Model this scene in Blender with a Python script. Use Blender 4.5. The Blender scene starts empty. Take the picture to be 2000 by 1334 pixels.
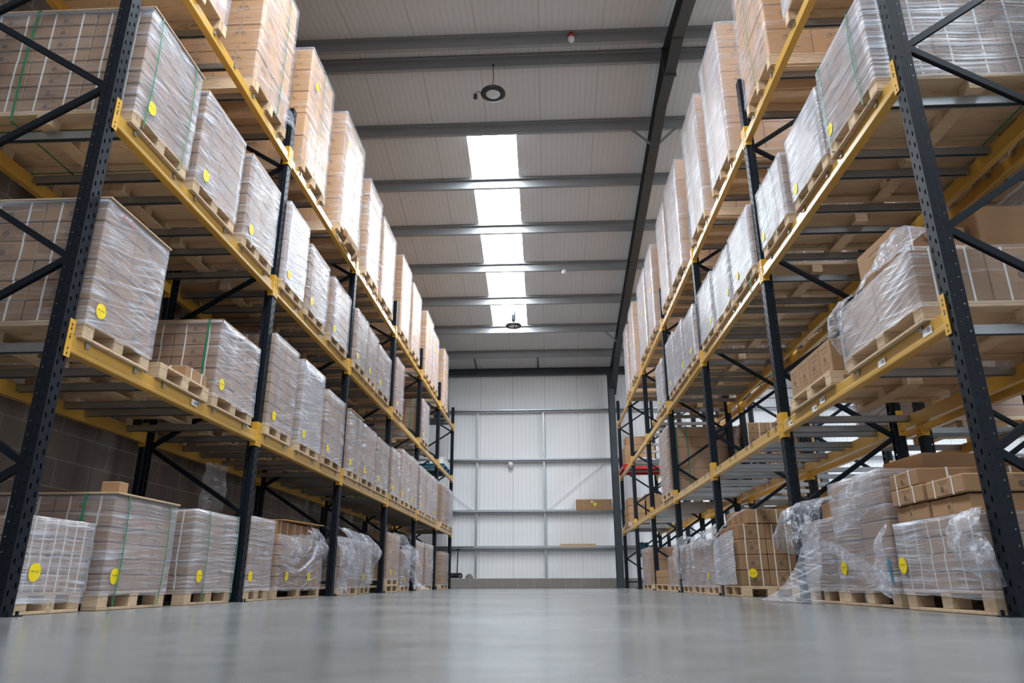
import bpy, math, random
from mathutils import Vector, Matrix
from mathutils import noise as mnoise
random.seed(7)
SC = bpy.context.scene
COL = SC.collection
R = math.radians

# ------------------------------------------------------------------ materials
MAT = {}
def new_mat(name):
    m = bpy.data.materials.new(name); m.use_nodes = True
    nt = m.node_tree; nt.nodes.clear()
    out = nt.nodes.new('ShaderNodeOutputMaterial')
    return m, nt, out
def N(nt, t, **k):
    n = nt.nodes.new(t)
    for a, v in k.items():
        if a in n.inputs.keys() if hasattr(n.inputs, 'keys') else False: n.inputs[a].default_value = v
        else: setattr(n, a, v)
    return n
def mathn(nt, op, a, b=None, clamp=False):
    n = nt.nodes.new('ShaderNodeMath'); n.operation = op; n.use_clamp = clamp
    for i, v in enumerate((a, b)):
        if v is None: continue
        if isinstance(v, (int, float)): n.inputs[i].default_value = v
        else: nt.links.new(v, n.inputs[i])
    return n.outputs[0]
def mixc(nt, fac, a, b, mode='MIX'):
    n = nt.nodes.new('ShaderNodeMix'); n.data_type = 'RGBA'; n.blend_type = mode
    for s, v in ((n.inputs[0], fac), (n.inputs[6], a), (n.inputs[7], b)):
        if isinstance(v, (int, float)): s.default_value = v
        elif isinstance(v, tuple): s.default_value = (*v, 1) if len(v) == 3 else v
        else: nt.links.new(v, s)
    return n.outputs[2]
def coords(nt, scale=(1, 1, 1), kind='Object', rnd=True, rot=(0, 0, 0)):
    tc = nt.nodes.new('ShaderNodeTexCoord')
    mp = nt.nodes.new('ShaderNodeMapping'); mp.inputs['Scale'].default_value = scale
    mp.inputs['Rotation'].default_value = rot
    if rnd:
        oi = nt.nodes.new('ShaderNodeObjectInfo')
        ad = nt.nodes.new('ShaderNodeVectorMath'); ad.operation = 'ADD'
        sc = nt.nodes.new('ShaderNodeVectorMath'); sc.operation = 'SCALE'
        cmb = nt.nodes.new('ShaderNodeCombineXYZ')
        for i in range(3): nt.links.new(oi.outputs['Random'], cmb.inputs[i])
        nt.links.new(cmb.outputs[0], sc.inputs[0]); sc.inputs['Scale'].default_value = 37.0
        nt.links.new(tc.outputs[kind], ad.inputs[0]); nt.links.new(sc.outputs[0], ad.inputs[1])
        nt.links.new(ad.outputs[0], mp.inputs[0])
    else:
        nt.links.new(tc.outputs[kind], mp.inputs[0])
    return mp.outputs[0]
def noise_tex(nt, vec, scale=5, detail=3, rough=.5):
    n = nt.nodes.new('ShaderNodeTexNoise')
    n.inputs['Scale'].default_value = scale; n.inputs['Detail'].default_value = detail; n.inputs['Roughness'].default_value = rough
    nt.links.new(vec, n.inputs['Vector'])
    return n.outputs['Fac']
def ramp(nt, fac, stops):
    r = nt.nodes.new('ShaderNodeValToRGB')
    el = r.color_ramp.elements
    while len(el) < len(stops): el.new(.5)
    for e, (p, c) in zip(el, stops):
        e.position = p; e.color = (c, c, c, 1) if isinstance(c, (int, float)) else (*c, 1)
    nt.links.new(fac, r.inputs[0])
    return r.outputs[0]
def principled(nt, out, color=None, rough=.5, metal=0, spec=.5, bump=None, bstr=.2, bdist=.01):
    p = nt.nodes.new('ShaderNodeBsdfPrincipled')
    if isinstance(color, tuple): p.inputs['Base Color'].default_value = (*color, 1)
    elif color is not None: nt.links.new(color, p.inputs['Base Color'])
    if isinstance(rough, (int, float)): p.inputs['Roughness'].default_value = rough
    else: nt.links.new(rough, p.inputs['Roughness'])
    p.inputs['Metallic'].default_value = metal
    p.inputs['Specular IOR Level'].default_value = spec
    if bump is not None:
        b = nt.nodes.new('ShaderNodeBump'); b.inputs['Strength'].default_value = bstr; b.inputs['Distance'].default_value = bdist
        nt.links.new(bump, b.inputs['Height']); nt.links.new(b.outputs[0], p.inputs['Normal'])
    nt.links.new(p.outputs[0], out.inputs[0])
    return p
def simple(name, color, rough=.5, metal=0, spec=.5, var=.12, nscale=6, stretch=(1, 1, 1), objvar=0.0, bstr=0.0):
    m, nt, out = new_mat(name)
    f = noise_tex(nt, coords(nt, stretch), nscale, 4, .6)
    v = mathn(nt, 'MULTIPLY_ADD', f, 2 * var); nt.nodes[-1].inputs[2].default_value = 1 - var
    if objvar:
        oi = nt.nodes.new('ShaderNodeObjectInfo')
        o = mathn(nt, 'MULTIPLY_ADD', oi.outputs['Random'], 2 * objvar); nt.nodes[-1].inputs[2].default_value = 1 - objvar
        v = mathn(nt, 'MULTIPLY', v, o)
    cmb = nt.nodes.new('ShaderNodeCombineColor')
    for i in range(3): nt.links.new(v, cmb.inputs[i])
    c = mixc(nt, 1.0, color, cmb.outputs[0], 'MULTIPLY')
    principled(nt, out, c, rough, metal, spec, f if bstr else None, bstr)
    MAT[name] = m
    return m
simple('cardboard', (.35, .208, .112), .72, spec=.2, var=.10, nscale=3, stretch=(1, 1, 6), objvar=.13)
simple('cardboard_tan', (.53, .295, .13), .72, spec=.2, var=.08, nscale=3, stretch=(1, 1, 6), objvar=.09)
simple('tape', (.40, .24, .125), .3, spec=.5, var=.05)
simple('ink', (.09, .07, .06), .7, var=.1)
simple('strap_white', (.78, .79, .76), .4, var=.05)
simple('strap_green', (.02, .22, .105), .35, var=.1)
def wood_mat(name, col):
    m, nt, out = new_mat(name)
    g = noise_tex(nt, coords(nt, (1.2, 9, 9)), 5, 5, .65)
    c = ramp(nt, g, [(.28, tuple(q * .78 for q in col)), (.5, col), (.75, tuple(min(q * 1.15, 1) for q in col))])
    st = ramp(nt, noise_tex(nt, coords(nt, (1, 2.2, 2.2)), 4.5, 4, .7), [(.28, .45), (.40, 1.0)])
    c = mixc(nt, .75, c, st, 'MULTIPLY')
    oi = nt.nodes.new('ShaderNodeObjectInfo')
    o = ramp(nt, oi.outputs['Random'], [(0, .80), (1, 1.12)])
    c = mixc(nt, 1.0, c, o, 'MULTIPLY')
    principled(nt, out, c, .75, 0, .2, g, .12)
    MAT[name] = m
wood_mat('wood', (.62, .455, .30))
simple('wood_dark', (.20, .12, .07), .75, spec=.2, var=.25, nscale=9, stretch=(1, 4, 4), objvar=.1)
simple('beam_yellow', (.56, .315, .05), .30, spec=.75, var=.05, nscale=14)
simple('connector_yellow', (.66, .36, .035), .42, spec=.5, var=.05, nscale=14)
simple('post_blue', (.009, .013, .019), .45, spec=.16, var=.25, nscale=20)
simple('galvanised', (.40, .42, .44), .38, metal=.85, var=.22, nscale=18, stretch=(.3, 1, 1))
simple('purlin_zinc', (.28, .29, .30), .5, metal=.25, var=.12, nscale=8, stretch=(.2, 1, 1))
simple('steel_grey', (.045, .055, .062), .5, spec=.4, var=.12)
simple('rafter_grey', (.040, .045, .047), .5, spec=.4, var=.12)
simple('sticker_yellow', (.93, .70, .006), .5, var=.06)
simple('paper_white', (.8, .8, .8), .6, var=.03)
simple('black_plastic', (.012, .013, .015), .4, var=.1)
simple('lens_grey', (.62, .63, .66), .25, var=.03)
simple('red_plastic', (.45, .012, .012), .4, var=.1)
simple('white_plastic', (.78, .78, .78), .4, var=.03)
simple('blue_plastic', (.06, .16, .30), .4, var=.15)
simple('pale_blue_plastic', (.45, .55, .68), .35, var=.15)
simple('pallet_blue', (.02, .13, .22), .6, var=.15)
simple('teal_film', (.015, .27, .42), .35, var=.1)
simple('bag_grey', (.05, .052, .055), .5, var=.2)
simple('stone_brown', (.22, .17, .14), .8, var=.3, nscale=20)
simple('concrete_block', (.27, .25, .23), .9, spec=.2, var=.15, nscale=25)
simple('mortar', (.46, .41, .36), .9, var=.1)
simple('chrome', (.6, .6, .62), .25, metal=1)

def film_mat(name, base, gain, sx, sz, shear, haze, bstr=.35, side=.55):
    """clear stretch film: hazy bands where it is stretched, with white glints put into the opacity"""
    m, nt, out = new_mat(name)
    tc = nt.nodes.new('ShaderNodeTexCoord'); oi = nt.nodes.new('ShaderNodeObjectInfo')
    sep = nt.nodes.new('ShaderNodeSeparateXYZ'); nt.links.new(tc.outputs['Object'], sep.inputs[0])
    # wandering bands: height plus a slant along the length
    wob = noise_tex(nt, coords(nt, (1, 1, 1)), 2.2, 2)
    z2 = mathn(nt, 'ADD', sep.outputs[2], mathn(nt, 'MULTIPLY', sep.outputs[1], shear))
    z2 = mathn(nt, 'ADD', z2, mathn(nt, 'MULTIPLY', wob, .07))
    z2 = mathn(nt, 'ADD', z2, mathn(nt, 'MULTIPLY', oi.outputs['Random'], 50))
    cmb = nt.nodes.new('ShaderNodeCombineXYZ')
    nt.links.new(mathn(nt, 'MULTIPLY', sep.outputs[0], sx), cmb.inputs[0])
    nt.links.new(mathn(nt, 'MULTIPLY', sep.outputs[1], sx), cmb.inputs[1])
    nt.links.new(mathn(nt, 'MULTIPLY', z2, sz), cmb.inputs[2])
    n1 = noise_tex(nt, cmb.outputs[0], 1.0, 5, .65)
    st = ramp(nt, n1, [(.46, 0.0), (.57, .35), (.66, 1.0)])
    z3 = mathn(nt, 'SUBTRACT', mathn(nt, 'MULTIPLY', z2, sz * 2.3), mathn(nt, 'MULTIPLY', sep.outputs[1], shear * sz * 3.4))
    cm2 = nt.nodes.new('ShaderNodeCombineXYZ')
    nt.links.new(mathn(nt, 'MULTIPLY', sep.outputs[0], sx * 1.4), cm2.inputs[0]); nt.links.new(mathn(nt, 'MULTIPLY', sep.outputs[1], sx * 1.4), cm2.inputs[1]); nt.links.new(z3, cm2.inputs[2])
    n2 = noise_tex(nt, cm2.outputs[0], 1.0, 4, .6)
    ln = ramp(nt, n2, [(.55, 0.0), (.62, 1.0), (.78, 1.0)])       # fine pulled creases, their white glints put in as opacity
    patch = ramp(nt, noise_tex(nt, coords(nt, (1, 1, 1)), 3.0, 2), [(.35, .12), (.65, 1.0)])
    st = mathn(nt, 'MULTIPLY', mathn(nt, 'ADD', st, mathn(nt, 'MULTIPLY', ln, .8)), patch)
    lw = nt.nodes.new('ShaderNodeLayerWeight'); lw.inputs[0].default_value = .35
    # white veil painted stronger on the aisle face, for the rooflight it reflects
    sn = nt.nodes.new('ShaderNodeSeparateXYZ'); nt.links.new(tc.outputs['Normal'], sn.inputs[0])
    face_veil = mathn(nt, 'MULTIPLY_ADD', mathn(nt, 'ABSOLUTE', sn.outputs[0]), 1 - side); [n for n in nt.nodes if n.type == 'MATH' and n.operation == 'MULTIPLY_ADD'][-1].inputs[2].default_value = side
    fac = mathn(nt, 'MULTIPLY', mathn(nt, 'ADD', mathn(nt, 'MULTIPLY', st, gain), base), face_veil)
    fac = mathn(nt, 'ADD', fac, mathn(nt, 'MULTIPLY', lw.outputs['Facing'], haze), True)
    tr = nt.nodes.new('ShaderNodeBsdfTransparent'); tr.inputs[0].default_value = (.97, .97, .98, 1)
    p = nt.nodes.new('ShaderNodeBsdfPrincipled')
    p.inputs['Base Color'].default_value = (.69, .72, .81, 1); p.inputs['Roughness'].default_value = .2
    p.inputs['Specular IOR Level'].default_value = .9
    b = nt.nodes.new('ShaderNodeBump'); b.inputs['Strength'].default_value = bstr; b.inputs['Distance'].default_value = .012
    nt.links.new(n1, b.inputs['Height']); nt.links.new(b.outputs[0], p.inputs['Normal'])
    mx = nt.nodes.new('ShaderNodeMixShader')
    nt.links.new(fac, mx.inputs[0]); nt.links.new(tr.outputs[0], mx.inputs[1]); nt.links.new(p.outputs[0], mx.inputs[2])
    nt.links.new(mx.outputs[0], out.inputs[0])
    MAT[name] = m
film_mat('film', .18, .72, 1.1, 36, .22, .14, .6, .28)
film_mat('film_dense', .38, .60, 1.1, 34, .16, .14, .6, .32)  # cloudier film; base opacity also raised so right-hand fronts look strongly lit
film_mat('film_clear', .10, .65, 1.3, 32, .2, .12, .6, .25)
film_mat('film_flat', .20, .70, .9, 40, .025, .14, .6, .6)
film_mat('film_shiny', .22, .95, .8, 46, .02, .14, .7, .95)  # whiter streaks on every face stand in for rooflight glints
film_mat('film_loose', .17, .55, 5, 9, .2, .16, .9, 1.0)
film_mat('film_crumpled', .08, .85, 14, 16, .1, .22, .9, 1.0)

# room materials
def floor_mat():
    m, nt, out = new_mat('polished_concrete')
    v = coords(nt, (1, 1, 1), rnd=False)
    a = noise_tex(nt, v, .55, 5, .6); b = noise_tex(nt, v, 9, 4, .6)
    f = mathn(nt, 'ADD', mathn(nt, 'MULTIPLY', a, .7), mathn(nt, 'MULTIPLY', b, .3))
    c = ramp(nt, f, [(.32, (.150, .156, .158)), (.52, (.205, .211, .212)), (.7, (.265, .268, .266))])
    # long faint trowel bands and a few dark scuffs
    tr = noise_tex(nt, coords(nt, (.5, 5, 1), rnd=False), 2, 4)
    sc = ramp(nt, noise_tex(nt, coords(nt, (6, 30, 1), rnd=False), 1.2, 2), [(.74, 1.0), (.80, .85)])
    c = mixc(nt, 1.0, c, sc, 'MULTIPLY')
    rg = ramp(nt, mathn(nt, 'ADD', mathn(nt, 'MULTIPLY', tr, .2), mathn(nt, 'MULTIPLY', a, .8)), [(.3, .15), (.7, .30)])
    principled(nt, out, c, rg, 0, .5, b, .02)
    MAT['floor'] = m
floor_mat()
def ribbed(name, color, period, axis, joint, jdark=.55, rough=.5, bstr=.35, depth=.35, fine=.10):
    """profiled cladding sheet: narrow ribs and a lap joint every `joint` metres"""
    m, nt, out = new_mat(name)
    tc = nt.nodes.new('ShaderNodeTexCoord'); sep = nt.nodes.new('ShaderNodeSeparateXYZ')
    nt.links.new(tc.outputs['Object'], sep.inputs[0])
    x = sep.outputs[axis]
    w = mathn(nt, 'SINE', mathn(nt, 'MULTIPLY', x, 2 * math.pi / period))
    rib = ramp(nt, mathn(nt, 'ADD', mathn(nt, 'MULTIPLY', w, .5), .5), [(.55, 0.0), (.8, 1.0)])
    fr = mathn(nt, 'FRACT', mathn(nt, 'DIVIDE', x, joint))
    jn = ramp(nt, fr, [(0.0, 1.0), (.012, 1.0), (.02, 0.0), (1.0, 0.0)])
    nz = noise_tex(nt, coords(nt, (1, 1, .3), rnd=False), 1.3, 4)
    c = mixc(nt, mathn(nt, 'MULTIPLY', nz, .35), color, tuple(q * .86 for q in color))
    c = mixc(nt, mathn(nt, 'MULTIPLY', rib, fine), c, tuple(q * .5 for q in color))
    c = mixc(nt, mathn(nt, 'MULTIPLY', jn, jdark), c, tuple(q * .35 for q in color))
    h = mathn(nt, 'SUBTRACT', mathn(nt, 'MULTIPLY', rib, depth), jn)
    principled(nt, out, c, rough, 0, .35, h, bstr, .01)
    MAT[name] = m
ribbed('roof_sheet', (.60, .60, .605), .10, 0, 1.0, .28)
ribbed('wall_sheet', (.90, .905, .92), .125, 0, 1.0, .4, .42)
ribbed('wall_sheet_side', (.90, .905, .92), .125, 1, 1.0, .4, .42)
def block_mat(name, axis):
    m, nt, out = new_mat(name)
    tc = nt.nodes.new('ShaderNodeTexCoord'); sep = nt.nodes.new('ShaderNodeSeparateXYZ'); nt.links.new(tc.outputs['Object'], sep.inputs[0])
    cm = nt.nodes.new('ShaderNodeCombineXYZ')
    nt.links.new(sep.outputs[axis], cm.inputs[0]); nt.links.new(sep.outputs[2], cm.inputs[1])
    br = nt.nodes.new('ShaderNodeTexBrick'); nt.links.new(cm.outputs[0], br.inputs['Vector'])
    for k, v in (('Scale', 1.0), ('Mortar Size', .007), ('Brick Width', .45), ('Row Height', .225)): br.inputs[k].default_value = v
    br.inputs['Color1'].default_value = (.20, .165, .14, 1); br.inputs['Color2'].default_value = (.25, .21, .18, 1); br.inputs['Mortar'].default_value = (.34, .31, .28, 1)
    nz = noise_tex(nt, coords(nt, rnd=False), 40, 3)
    st = ramp(nt, noise_tex(nt, coords(nt, (1, 3, .5), rnd=False), 1.2, 3), [(.35, .75), (.75, 1.15)])
    c = mixc(nt, 1.0, br.outputs['Color'], st, 'MULTIPLY')
    principled(nt, out, c, .9, 0, .2, mathn(nt, 'ADD', nz, mathn(nt, 'MULTIPLY', br.outputs['Fac'], -2)), .25)
    MAT[name] = m
block_mat('block_wall', 1)
def emit(name, col, s):
    m, nt, out = new_mat(name)
    e = nt.nodes.new('ShaderNodeEmission'); e.inputs[0].default_value = (*col, 1); e.inputs[1].default_value = s
    nt.links.new(e.outputs[0], out.inputs[0]); MAT[name] = m
emit('rooflight', (.86, .935, 1.0), 33.0)

# ------------------------------------------------------------------ mesh helper
class MB:
    def __init__(s): s.v = []; s.f = []; s.m = []
    def add(s, verts, faces, m=0, M=None):
        b = len(s.v)
        s.v += [tuple(M @ Vector(q)) for q in verts] if M else [tuple(q) for q in verts]
        s.f += [tuple(i + b for i in f) for f in faces]; s.m += [m] * len(faces)
        return s
    def box(s, a, b, m=0, c=0.0, M=None):
        (x0, y0, z0), (x1, y1, z1) = a, b
        if c <= 0:
            V = [(x, y, z) for z in (z0, z1) for y in (y0, y1) for x in (x0, x1)]
            F = [(0, 2, 3, 1), (4, 5, 7, 6), (0, 1, 5, 4), (2, 6, 7, 3), (0, 4, 6, 2), (1, 3, 7, 5)]
            return s.add(V, F, m, M)
        V = []; idx = {}
        lo = (x0, y0, z0); hi = (x1, y1, z1)
        for i in (0, 1):
            for j in (0, 1):
                for k in (0, 1):
                    e = (i, j, k)
                    for ax in range(3):      # vertex lying in the face whose normal is `ax`
                        p = [0, 0, 0]
                        for d in range(3):
                            base = hi[d] if e[d] else lo[d]
                            p[d] = base if d == ax else base + (-c if e[d] else c)
                        idx[e, ax] = len(V); V.append(tuple(p))
        F = []
        def quad(q): F.append(tuple(q))
        for ax in range(3):
            u, w = [(1, 2), (2, 0), (0, 1)][ax]
            for sd in (0, 1):
                q = []
                for (p, r) in ((0, 0), (1, 0), (1, 1), (0, 1)):
                    e = [0, 0, 0]; e[ax] = sd; e[u] = p; e[w] = r
                    q.append(idx[tuple(e), ax])
                quad(q if sd else q[::-1])
        for ax in range(3):                  # edges along ax join the two other faces
            u, w = [(1, 2), (2, 0), (0, 1)][ax]
            for p in (0, 1):
                for r in (0, 1):
                    e0 = [0, 0, 0]; e0[u] = p; e0[w] = r
                    e1 = list(e0); e1[ax] = 1
                    q = [idx[tuple(e0), u], idx[tuple(e1), u], idx[tuple(e1), w], idx[tuple(e0), w]]
                    quad(q if (p == r) == False else q[::-1])
        for i in (0, 1):
            for j in (0, 1):
                for k in (0, 1):
                    q = [idx[(i, j, k), 0], idx[(i, j, k), 1], idx[(i, j, k), 2]]
                    quad(q if (i + j + k) % 2 else q[::-1])
        return s.add(V, F, m, M)
    def bar(s, p, q, w, t, m=0, up=(0, 0, 1)):
        """rectangular bar from p to q; w across (perp. to up), t along up"""
        p = Vector(p); q = Vector(q); d = (q - p).normalized(); up = Vector(up)
        if abs(d.dot(up)) > .95: up = Vector((0, 1, 0))
        a = d.cross(up).normalized(); b = a.cross(d).normalized()
        V = [tuple(o + a * (i * w / 2) + b * (j * t / 2)) for o in (p, q) for (i, j) in ((-1, -1), (1, -1), (1, 1), (-1, 1))]
        F = [(0, 1, 2, 3), (7, 6, 5, 4), (0, 4, 5, 1), (1, 5, 6, 2), (2, 6, 7, 3), (3, 7, 4, 0)]
        return s.add(V, F, m)
    def tube(s, pts, r, n=8, m=0, caps=True):
        pts = [Vector(p) for p in pts]; rs = r if isinstance(r, (list, tuple)) else [r] * len(pts)
        V = []; F = []
        prev = None
        for i, p in enumerate(pts):
            d = (pts[min(i + 1, len(pts) - 1)] - pts[max(i - 1, 0)]).normalized()
            if prev is None:
                u = d.orthogonal().normalized()
            else:
                u = (prev - d * prev.dot(d)).normalized()
            prev = u; w = d.cross(u)
            for k in range(n):
                a = 2 * math.pi * k / n
                V.append(tuple(p + (u * math.cos(a) + w * math.sin(a)) * rs[i]))
        for i in range(len(pts) - 1):
            for k in range(n):
                a = i * n + k; b = i * n + (k + 1) % n
                F.append((a, b, b + n, a + n))
        if caps:
            F.append(tuple(range(n))[::-1]); F.append(tuple(range((len(pts) - 1) * n, len(pts) * n)))
        return s.add(V, F, m)
    def lathe(s, prof, n=24, m=0, c=(0, 0, 0)):
        V = []; F = []
        for (r, z) in prof:
            for k in range(n):
                a = 2 * math.pi * k / n
                V.append((c[0] + r * math.cos(a), c[1] + r * math.sin(a), c[2] + z))
        for i in range(len(prof) - 1):
            for k in range(n):
                a = i * n + k; b = i * n + (k + 1) % n
                F.append((a, b, b + n, a + n))
        return s.add(V, F, m)
    def prism(s, poly, z0, z1, m=0):
        n = len(poly)
        V = [(x, y, z0) for x, y in poly] + [(x, y, z1) for x, y in poly]
        F = [(i, (i + 1) % n, (i + 1) % n + n, i + n) for i in range(n)] + [tuple(range(n))[::-1], tuple(range(n, 2 * n))]
        return s.add(V, F, m)
    def mesh(s, name, mats, smooth=False):
        me = bpy.data.meshes.new(name)
        me.from_pydata(s.v, [], s.f); me.update()
        for k in mats: me.materials.append(MAT[k])
        me.polygons.foreach_set('material_index', s.m)
        if smooth: me.polygons.foreach_set('use_smooth', [True] * len(me.polygons))
        return me
    def build(s, name, mats, parent=None, loc=(0, 0, 0), smooth=False):
        return link(name, s.mesh(name, mats if isinstance(mats, (list, tuple)) else [mats], smooth), parent, loc)
def link(name, me, parent=None, loc=(0, 0, 0), rz=0.0):
    o = bpy.data.objects.new(name, me); COL.objects.link(o)
    o.location = loc; o.rotation_euler = (0, 0, rz)
    if parent: o.parent = parent
    return o
def tag(o, label, cat, group=None, kind=None):
    o['label'] = label; o['category'] = cat
    if group: o['group'] = group
    if kind: o['kind'] = kind
    return o
def empty(name, loc, rz=0.0):
    o = bpy.data.objects.new(name, None); COL.objects.link(o)
    o.location = loc; o.rotation_euler = (0, 0, rz); o.empty_display_size = .1
    return o
def wtag(o, label, cat): return tag(o, label, cat, kind='structure')

ORD = 'first second third fourth fifth sixth seventh eighth ninth tenth eleventh twelfth thirteenth fourteenth fifteenth sixteenth seventeenth eighteenth nineteenth twentieth'.split()

# text as plain geometry, cached: (verts, faces) in the xy plane, cap height 1, centred
_T = {}
def text_geo(t):
    if t in _T: return _T[t]
    cu = bpy.data.curves.new('t', 'FONT'); cu.body = t; cu.size = 1.4; cu.resolution_u = 1; cu.align_x = 'CENTER'; cu.align_y = 'CENTER'
    o = bpy.data.objects.new('t', cu); COL.objects.link(o)
    dg = bpy.context.evaluated_depsgraph_get(); dg.update()
    me = bpy.data.meshes.new_from_object(o.evaluated_get(dg))
    _T[t] = ([tuple(v.co) for v in me.vertices], [tuple(p.vertices) for p in me.polygons])
    bpy.data.objects.remove(o); bpy.data.curves.remove(cu); bpy.data.meshes.remove(me)
    return _T[t]
def ring_geo(r0, r1, n=16, sx=1.0):
    V = [(r * math.cos(2 * math.pi * k / n) * sx, r * math.sin(2 * math.pi * k / n), 0) for r in (r0, r1) for k in range(n)]
    return V, [(k, (k + 1) % n, (k + 1) % n + n, k + n)[::-1] for k in range(n)]
# frame matrices: print on the face whose outward normal is given
def face_mat(nrm, origin):
    nrm = Vector(nrm); up = Vector((0, 0, 1)); rt = up.cross(nrm)
    return Matrix(((rt.x, up.x, nrm.x, origin[0]), (rt.y, up.y, nrm.y, origin[1]), (rt.z, up.z, nrm.z, origin[2]), (0, 0, 0, 1)))

# ------------------------------------------------------------------ sides of the aisle
# local frame of a rack: x goes in from the aisle face, y along the aisle, z up
SIDES = {'L': (-2.68, math.pi), 'R': (2.10, 0.0), 'B': (3.30, 0.0)}
RACKNAME = {'L': 'block-wall rack', 'R': 'steel-column rack', 'B': 'rear-row rack'}
Y0 = {'L': 3.62, 'R': 3.52, 'B': 3.52}
BAY = 2.8
DEPTH = {'L': 1.1, 'R': 1.05, 'B': 1.05}
LEV = [0, 1.495, 2.995, 4.50]      # top of beams
LEVNAME = ['floor', 'lowest shelf', 'middle shelf', 'top shelf']
def place(side, y, z=0.0, dx=0.0):
    X, rz = SIDES[side]
    return (X + (-dx if side == 'L' else dx), y, z), rz
def sy(side): return -1 if side == 'L' else 1   # world y = sy * local y

# ------------------------------------------------------------------ room shell
YW = 21.4; ZW = 6.435; SLOPE = .175; YR = 9.4; ZR = ZW + SLOPE * (YW - YR)
XL, XR, YB = -4.02, 14.0, -2.6
def zroof(y): return ZR - SLOPE * abs(y - YR)
MB().box((XL - .3, YB - .3, -.2), (XR + .3, YW + .3, 0)).build('floor', 'floor')
wtag(bpy.data.objects['floor'], 'polished grey concrete floor of the aisle', 'floor')
o = MB().box((XL - .25, YB, 0), (XL, YW, ZR + .3)).build('wall_left', 'block_wall'); wtag(o, 'dark concrete block wall behind the rack', 'wall')
o = MB().box((XL, YW, .27), (XR, YW + .15, ZW + .05)).build('wall_far', 'wall_sheet'); wtag(o, 'white ribbed cladding wall closing the aisle', 'wall')
o = MB().box((XR, YB, 0), (XR + .15, YW, ZR + .3)).build('wall_right', 'wall_sheet_side'); wtag(o, 'white ribbed cladding wall of the neighbouring aisle', 'wall')
# unseen wall behind the camera, with an opening added to let light in
m = MB()
m.box((XL, YB - .15, 0), (-2.2, YB, ZW)); m.box((2.6, YB - .15, 0), (6.0, YB, ZW)); m.box((-2.2, YB - .15, 4.6), (2.6, YB, ZW)); m.box((6, YB - .15, 0), (XR, YB, ZW))
o = m.build('wall_near', 'wall_sheet'); wtag(o, 'white cladding wall with an opening added to let light in', 'wall')
# block plinth of the far wall: one block course with mortar gaps
m = MB()
x = XL + .02
while x < XR:
    m.box((x, YW - .24, 0), (min(x + .44, XR), YW + .1, .262), 0, .006); x += .452
m.box((XL, YW - .232, 0), (XR, YW + .1, .255), 1)
o = m.build('baseboard_far', ['concrete_block', 'mortar']); wtag(o, 'course of grey concrete blocks along the foot of far wall', 'plinth')
# roof sheets with openings for the rooflights
XSK = [(-1.39, -.45), (4.75, 5.69), (10.7, 11.64)]
YSK = [(11.16, 18.5), (.3, 7.64)]
m = MB()
def roofquad(x0, x1, ya, yb):
    n = max(1, int((yb - ya) / 3))
    for i in range(n):
        a = ya + (yb - ya) * i / n; b = ya + (yb - ya) * (i + 1) / n
        m.add([(x0, a, zroof(a)), (x1, a, zroof(a)), (x1, b, zroof(b)), (x0, b, zroof(b)), (x0, a, zroof(a) + .08), (x1, a, zroof(a) + .08), (x1, b, zroof(b) + .08), (x0, b, zroof(b) + .08)],
              [(3, 2, 1, 0), (4, 5, 6, 7), (0, 1, 5, 4), (2, 3, 7, 6), (1, 2, 6, 5), (3, 0, 4, 7)])
for (ya, yb, sk) in ((YB - .15, .3, 0), (.3, 7.64, 1), (7.64, YR, 0), (YR, 11.16, 0), (11.16, 18.5, 1), (18.5, YW + .15, 0)):
    xs = [XL] + ([q for pr in XSK for q in pr] if sk else []) + [XR]
    for i in range(0, len(xs) - 1, 2): roofquad(xs[i], xs[i + 1], ya, yb)
o = m.build('ceiling', 'roof_sheet'); wtag(o, 'ribbed pale grey underside of the pitched roof', 'roof')
k = 0
for (xa, xb) in XSK:
    for (ya, yb) in YSK:
        k += 1
        m = MB(); za, zb = zroof(ya) + .06, zroof(yb) + .06
        m.add([(xa, ya, za), (xb, ya, za), (xb, yb, zb), (xa, yb, zb)], [(3, 2, 1, 0)])
        o = m.build('window_%d' % k, 'rooflight')
        wtag(o, ['bright translucent rooflight strip between the roof purlins', 'translucent rooflight strip over the aisle mouth', 'translucent rooflight strip above the neighbouring aisle',
                 'front rooflight strip above the neighbouring aisle', 'rooflight strip beside the side wall', 'front rooflight strip beside the side wall'][k - 1], 'rooflight')
# purlins (Z sections): upper lip towards the camera, web, lower lip away
tr = 0
def trim(m, mats, label, cat, loc=(0, 0, 0)):
    global tr
    tr += 1
    return wtag(m.build('trim_%d' % tr, mats, None, loc), label, cat)
ys = [20.0 - 1.48 * i for i in range(8)]
for i, y in enumerate(ys + [2 * YR - q - .0 for q in reversed(ys)]):
    if y < -1.5: continue
    z = zroof(y) - .012; sgn = 1 if y > YR else -1
    m = MB()
    m.box((XL, y - .002, z - .19), (XR, y + .002, z))
    m.box((XL, y - .065, z - .006), (XR, y, z)); m.box((XL, y - .065, z - .022), (XR, y - .061, z))
    m.box((XL, y, z - .19), (XR, y + .065, z - .186)); m.box((XL, y + .061, z - .19), (XR, y + .065, z - .174))
    far = y > YR
    nm = ORD[i] if far else ORD[i - 8]
    trim(m, 'purlin_zinc', ('zinc roof purlin, %s counted from the cladding wall' % nm) if far else ('zinc roof purlin, %s on the near slope from the ridge' % nm), 'purlin')
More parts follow.
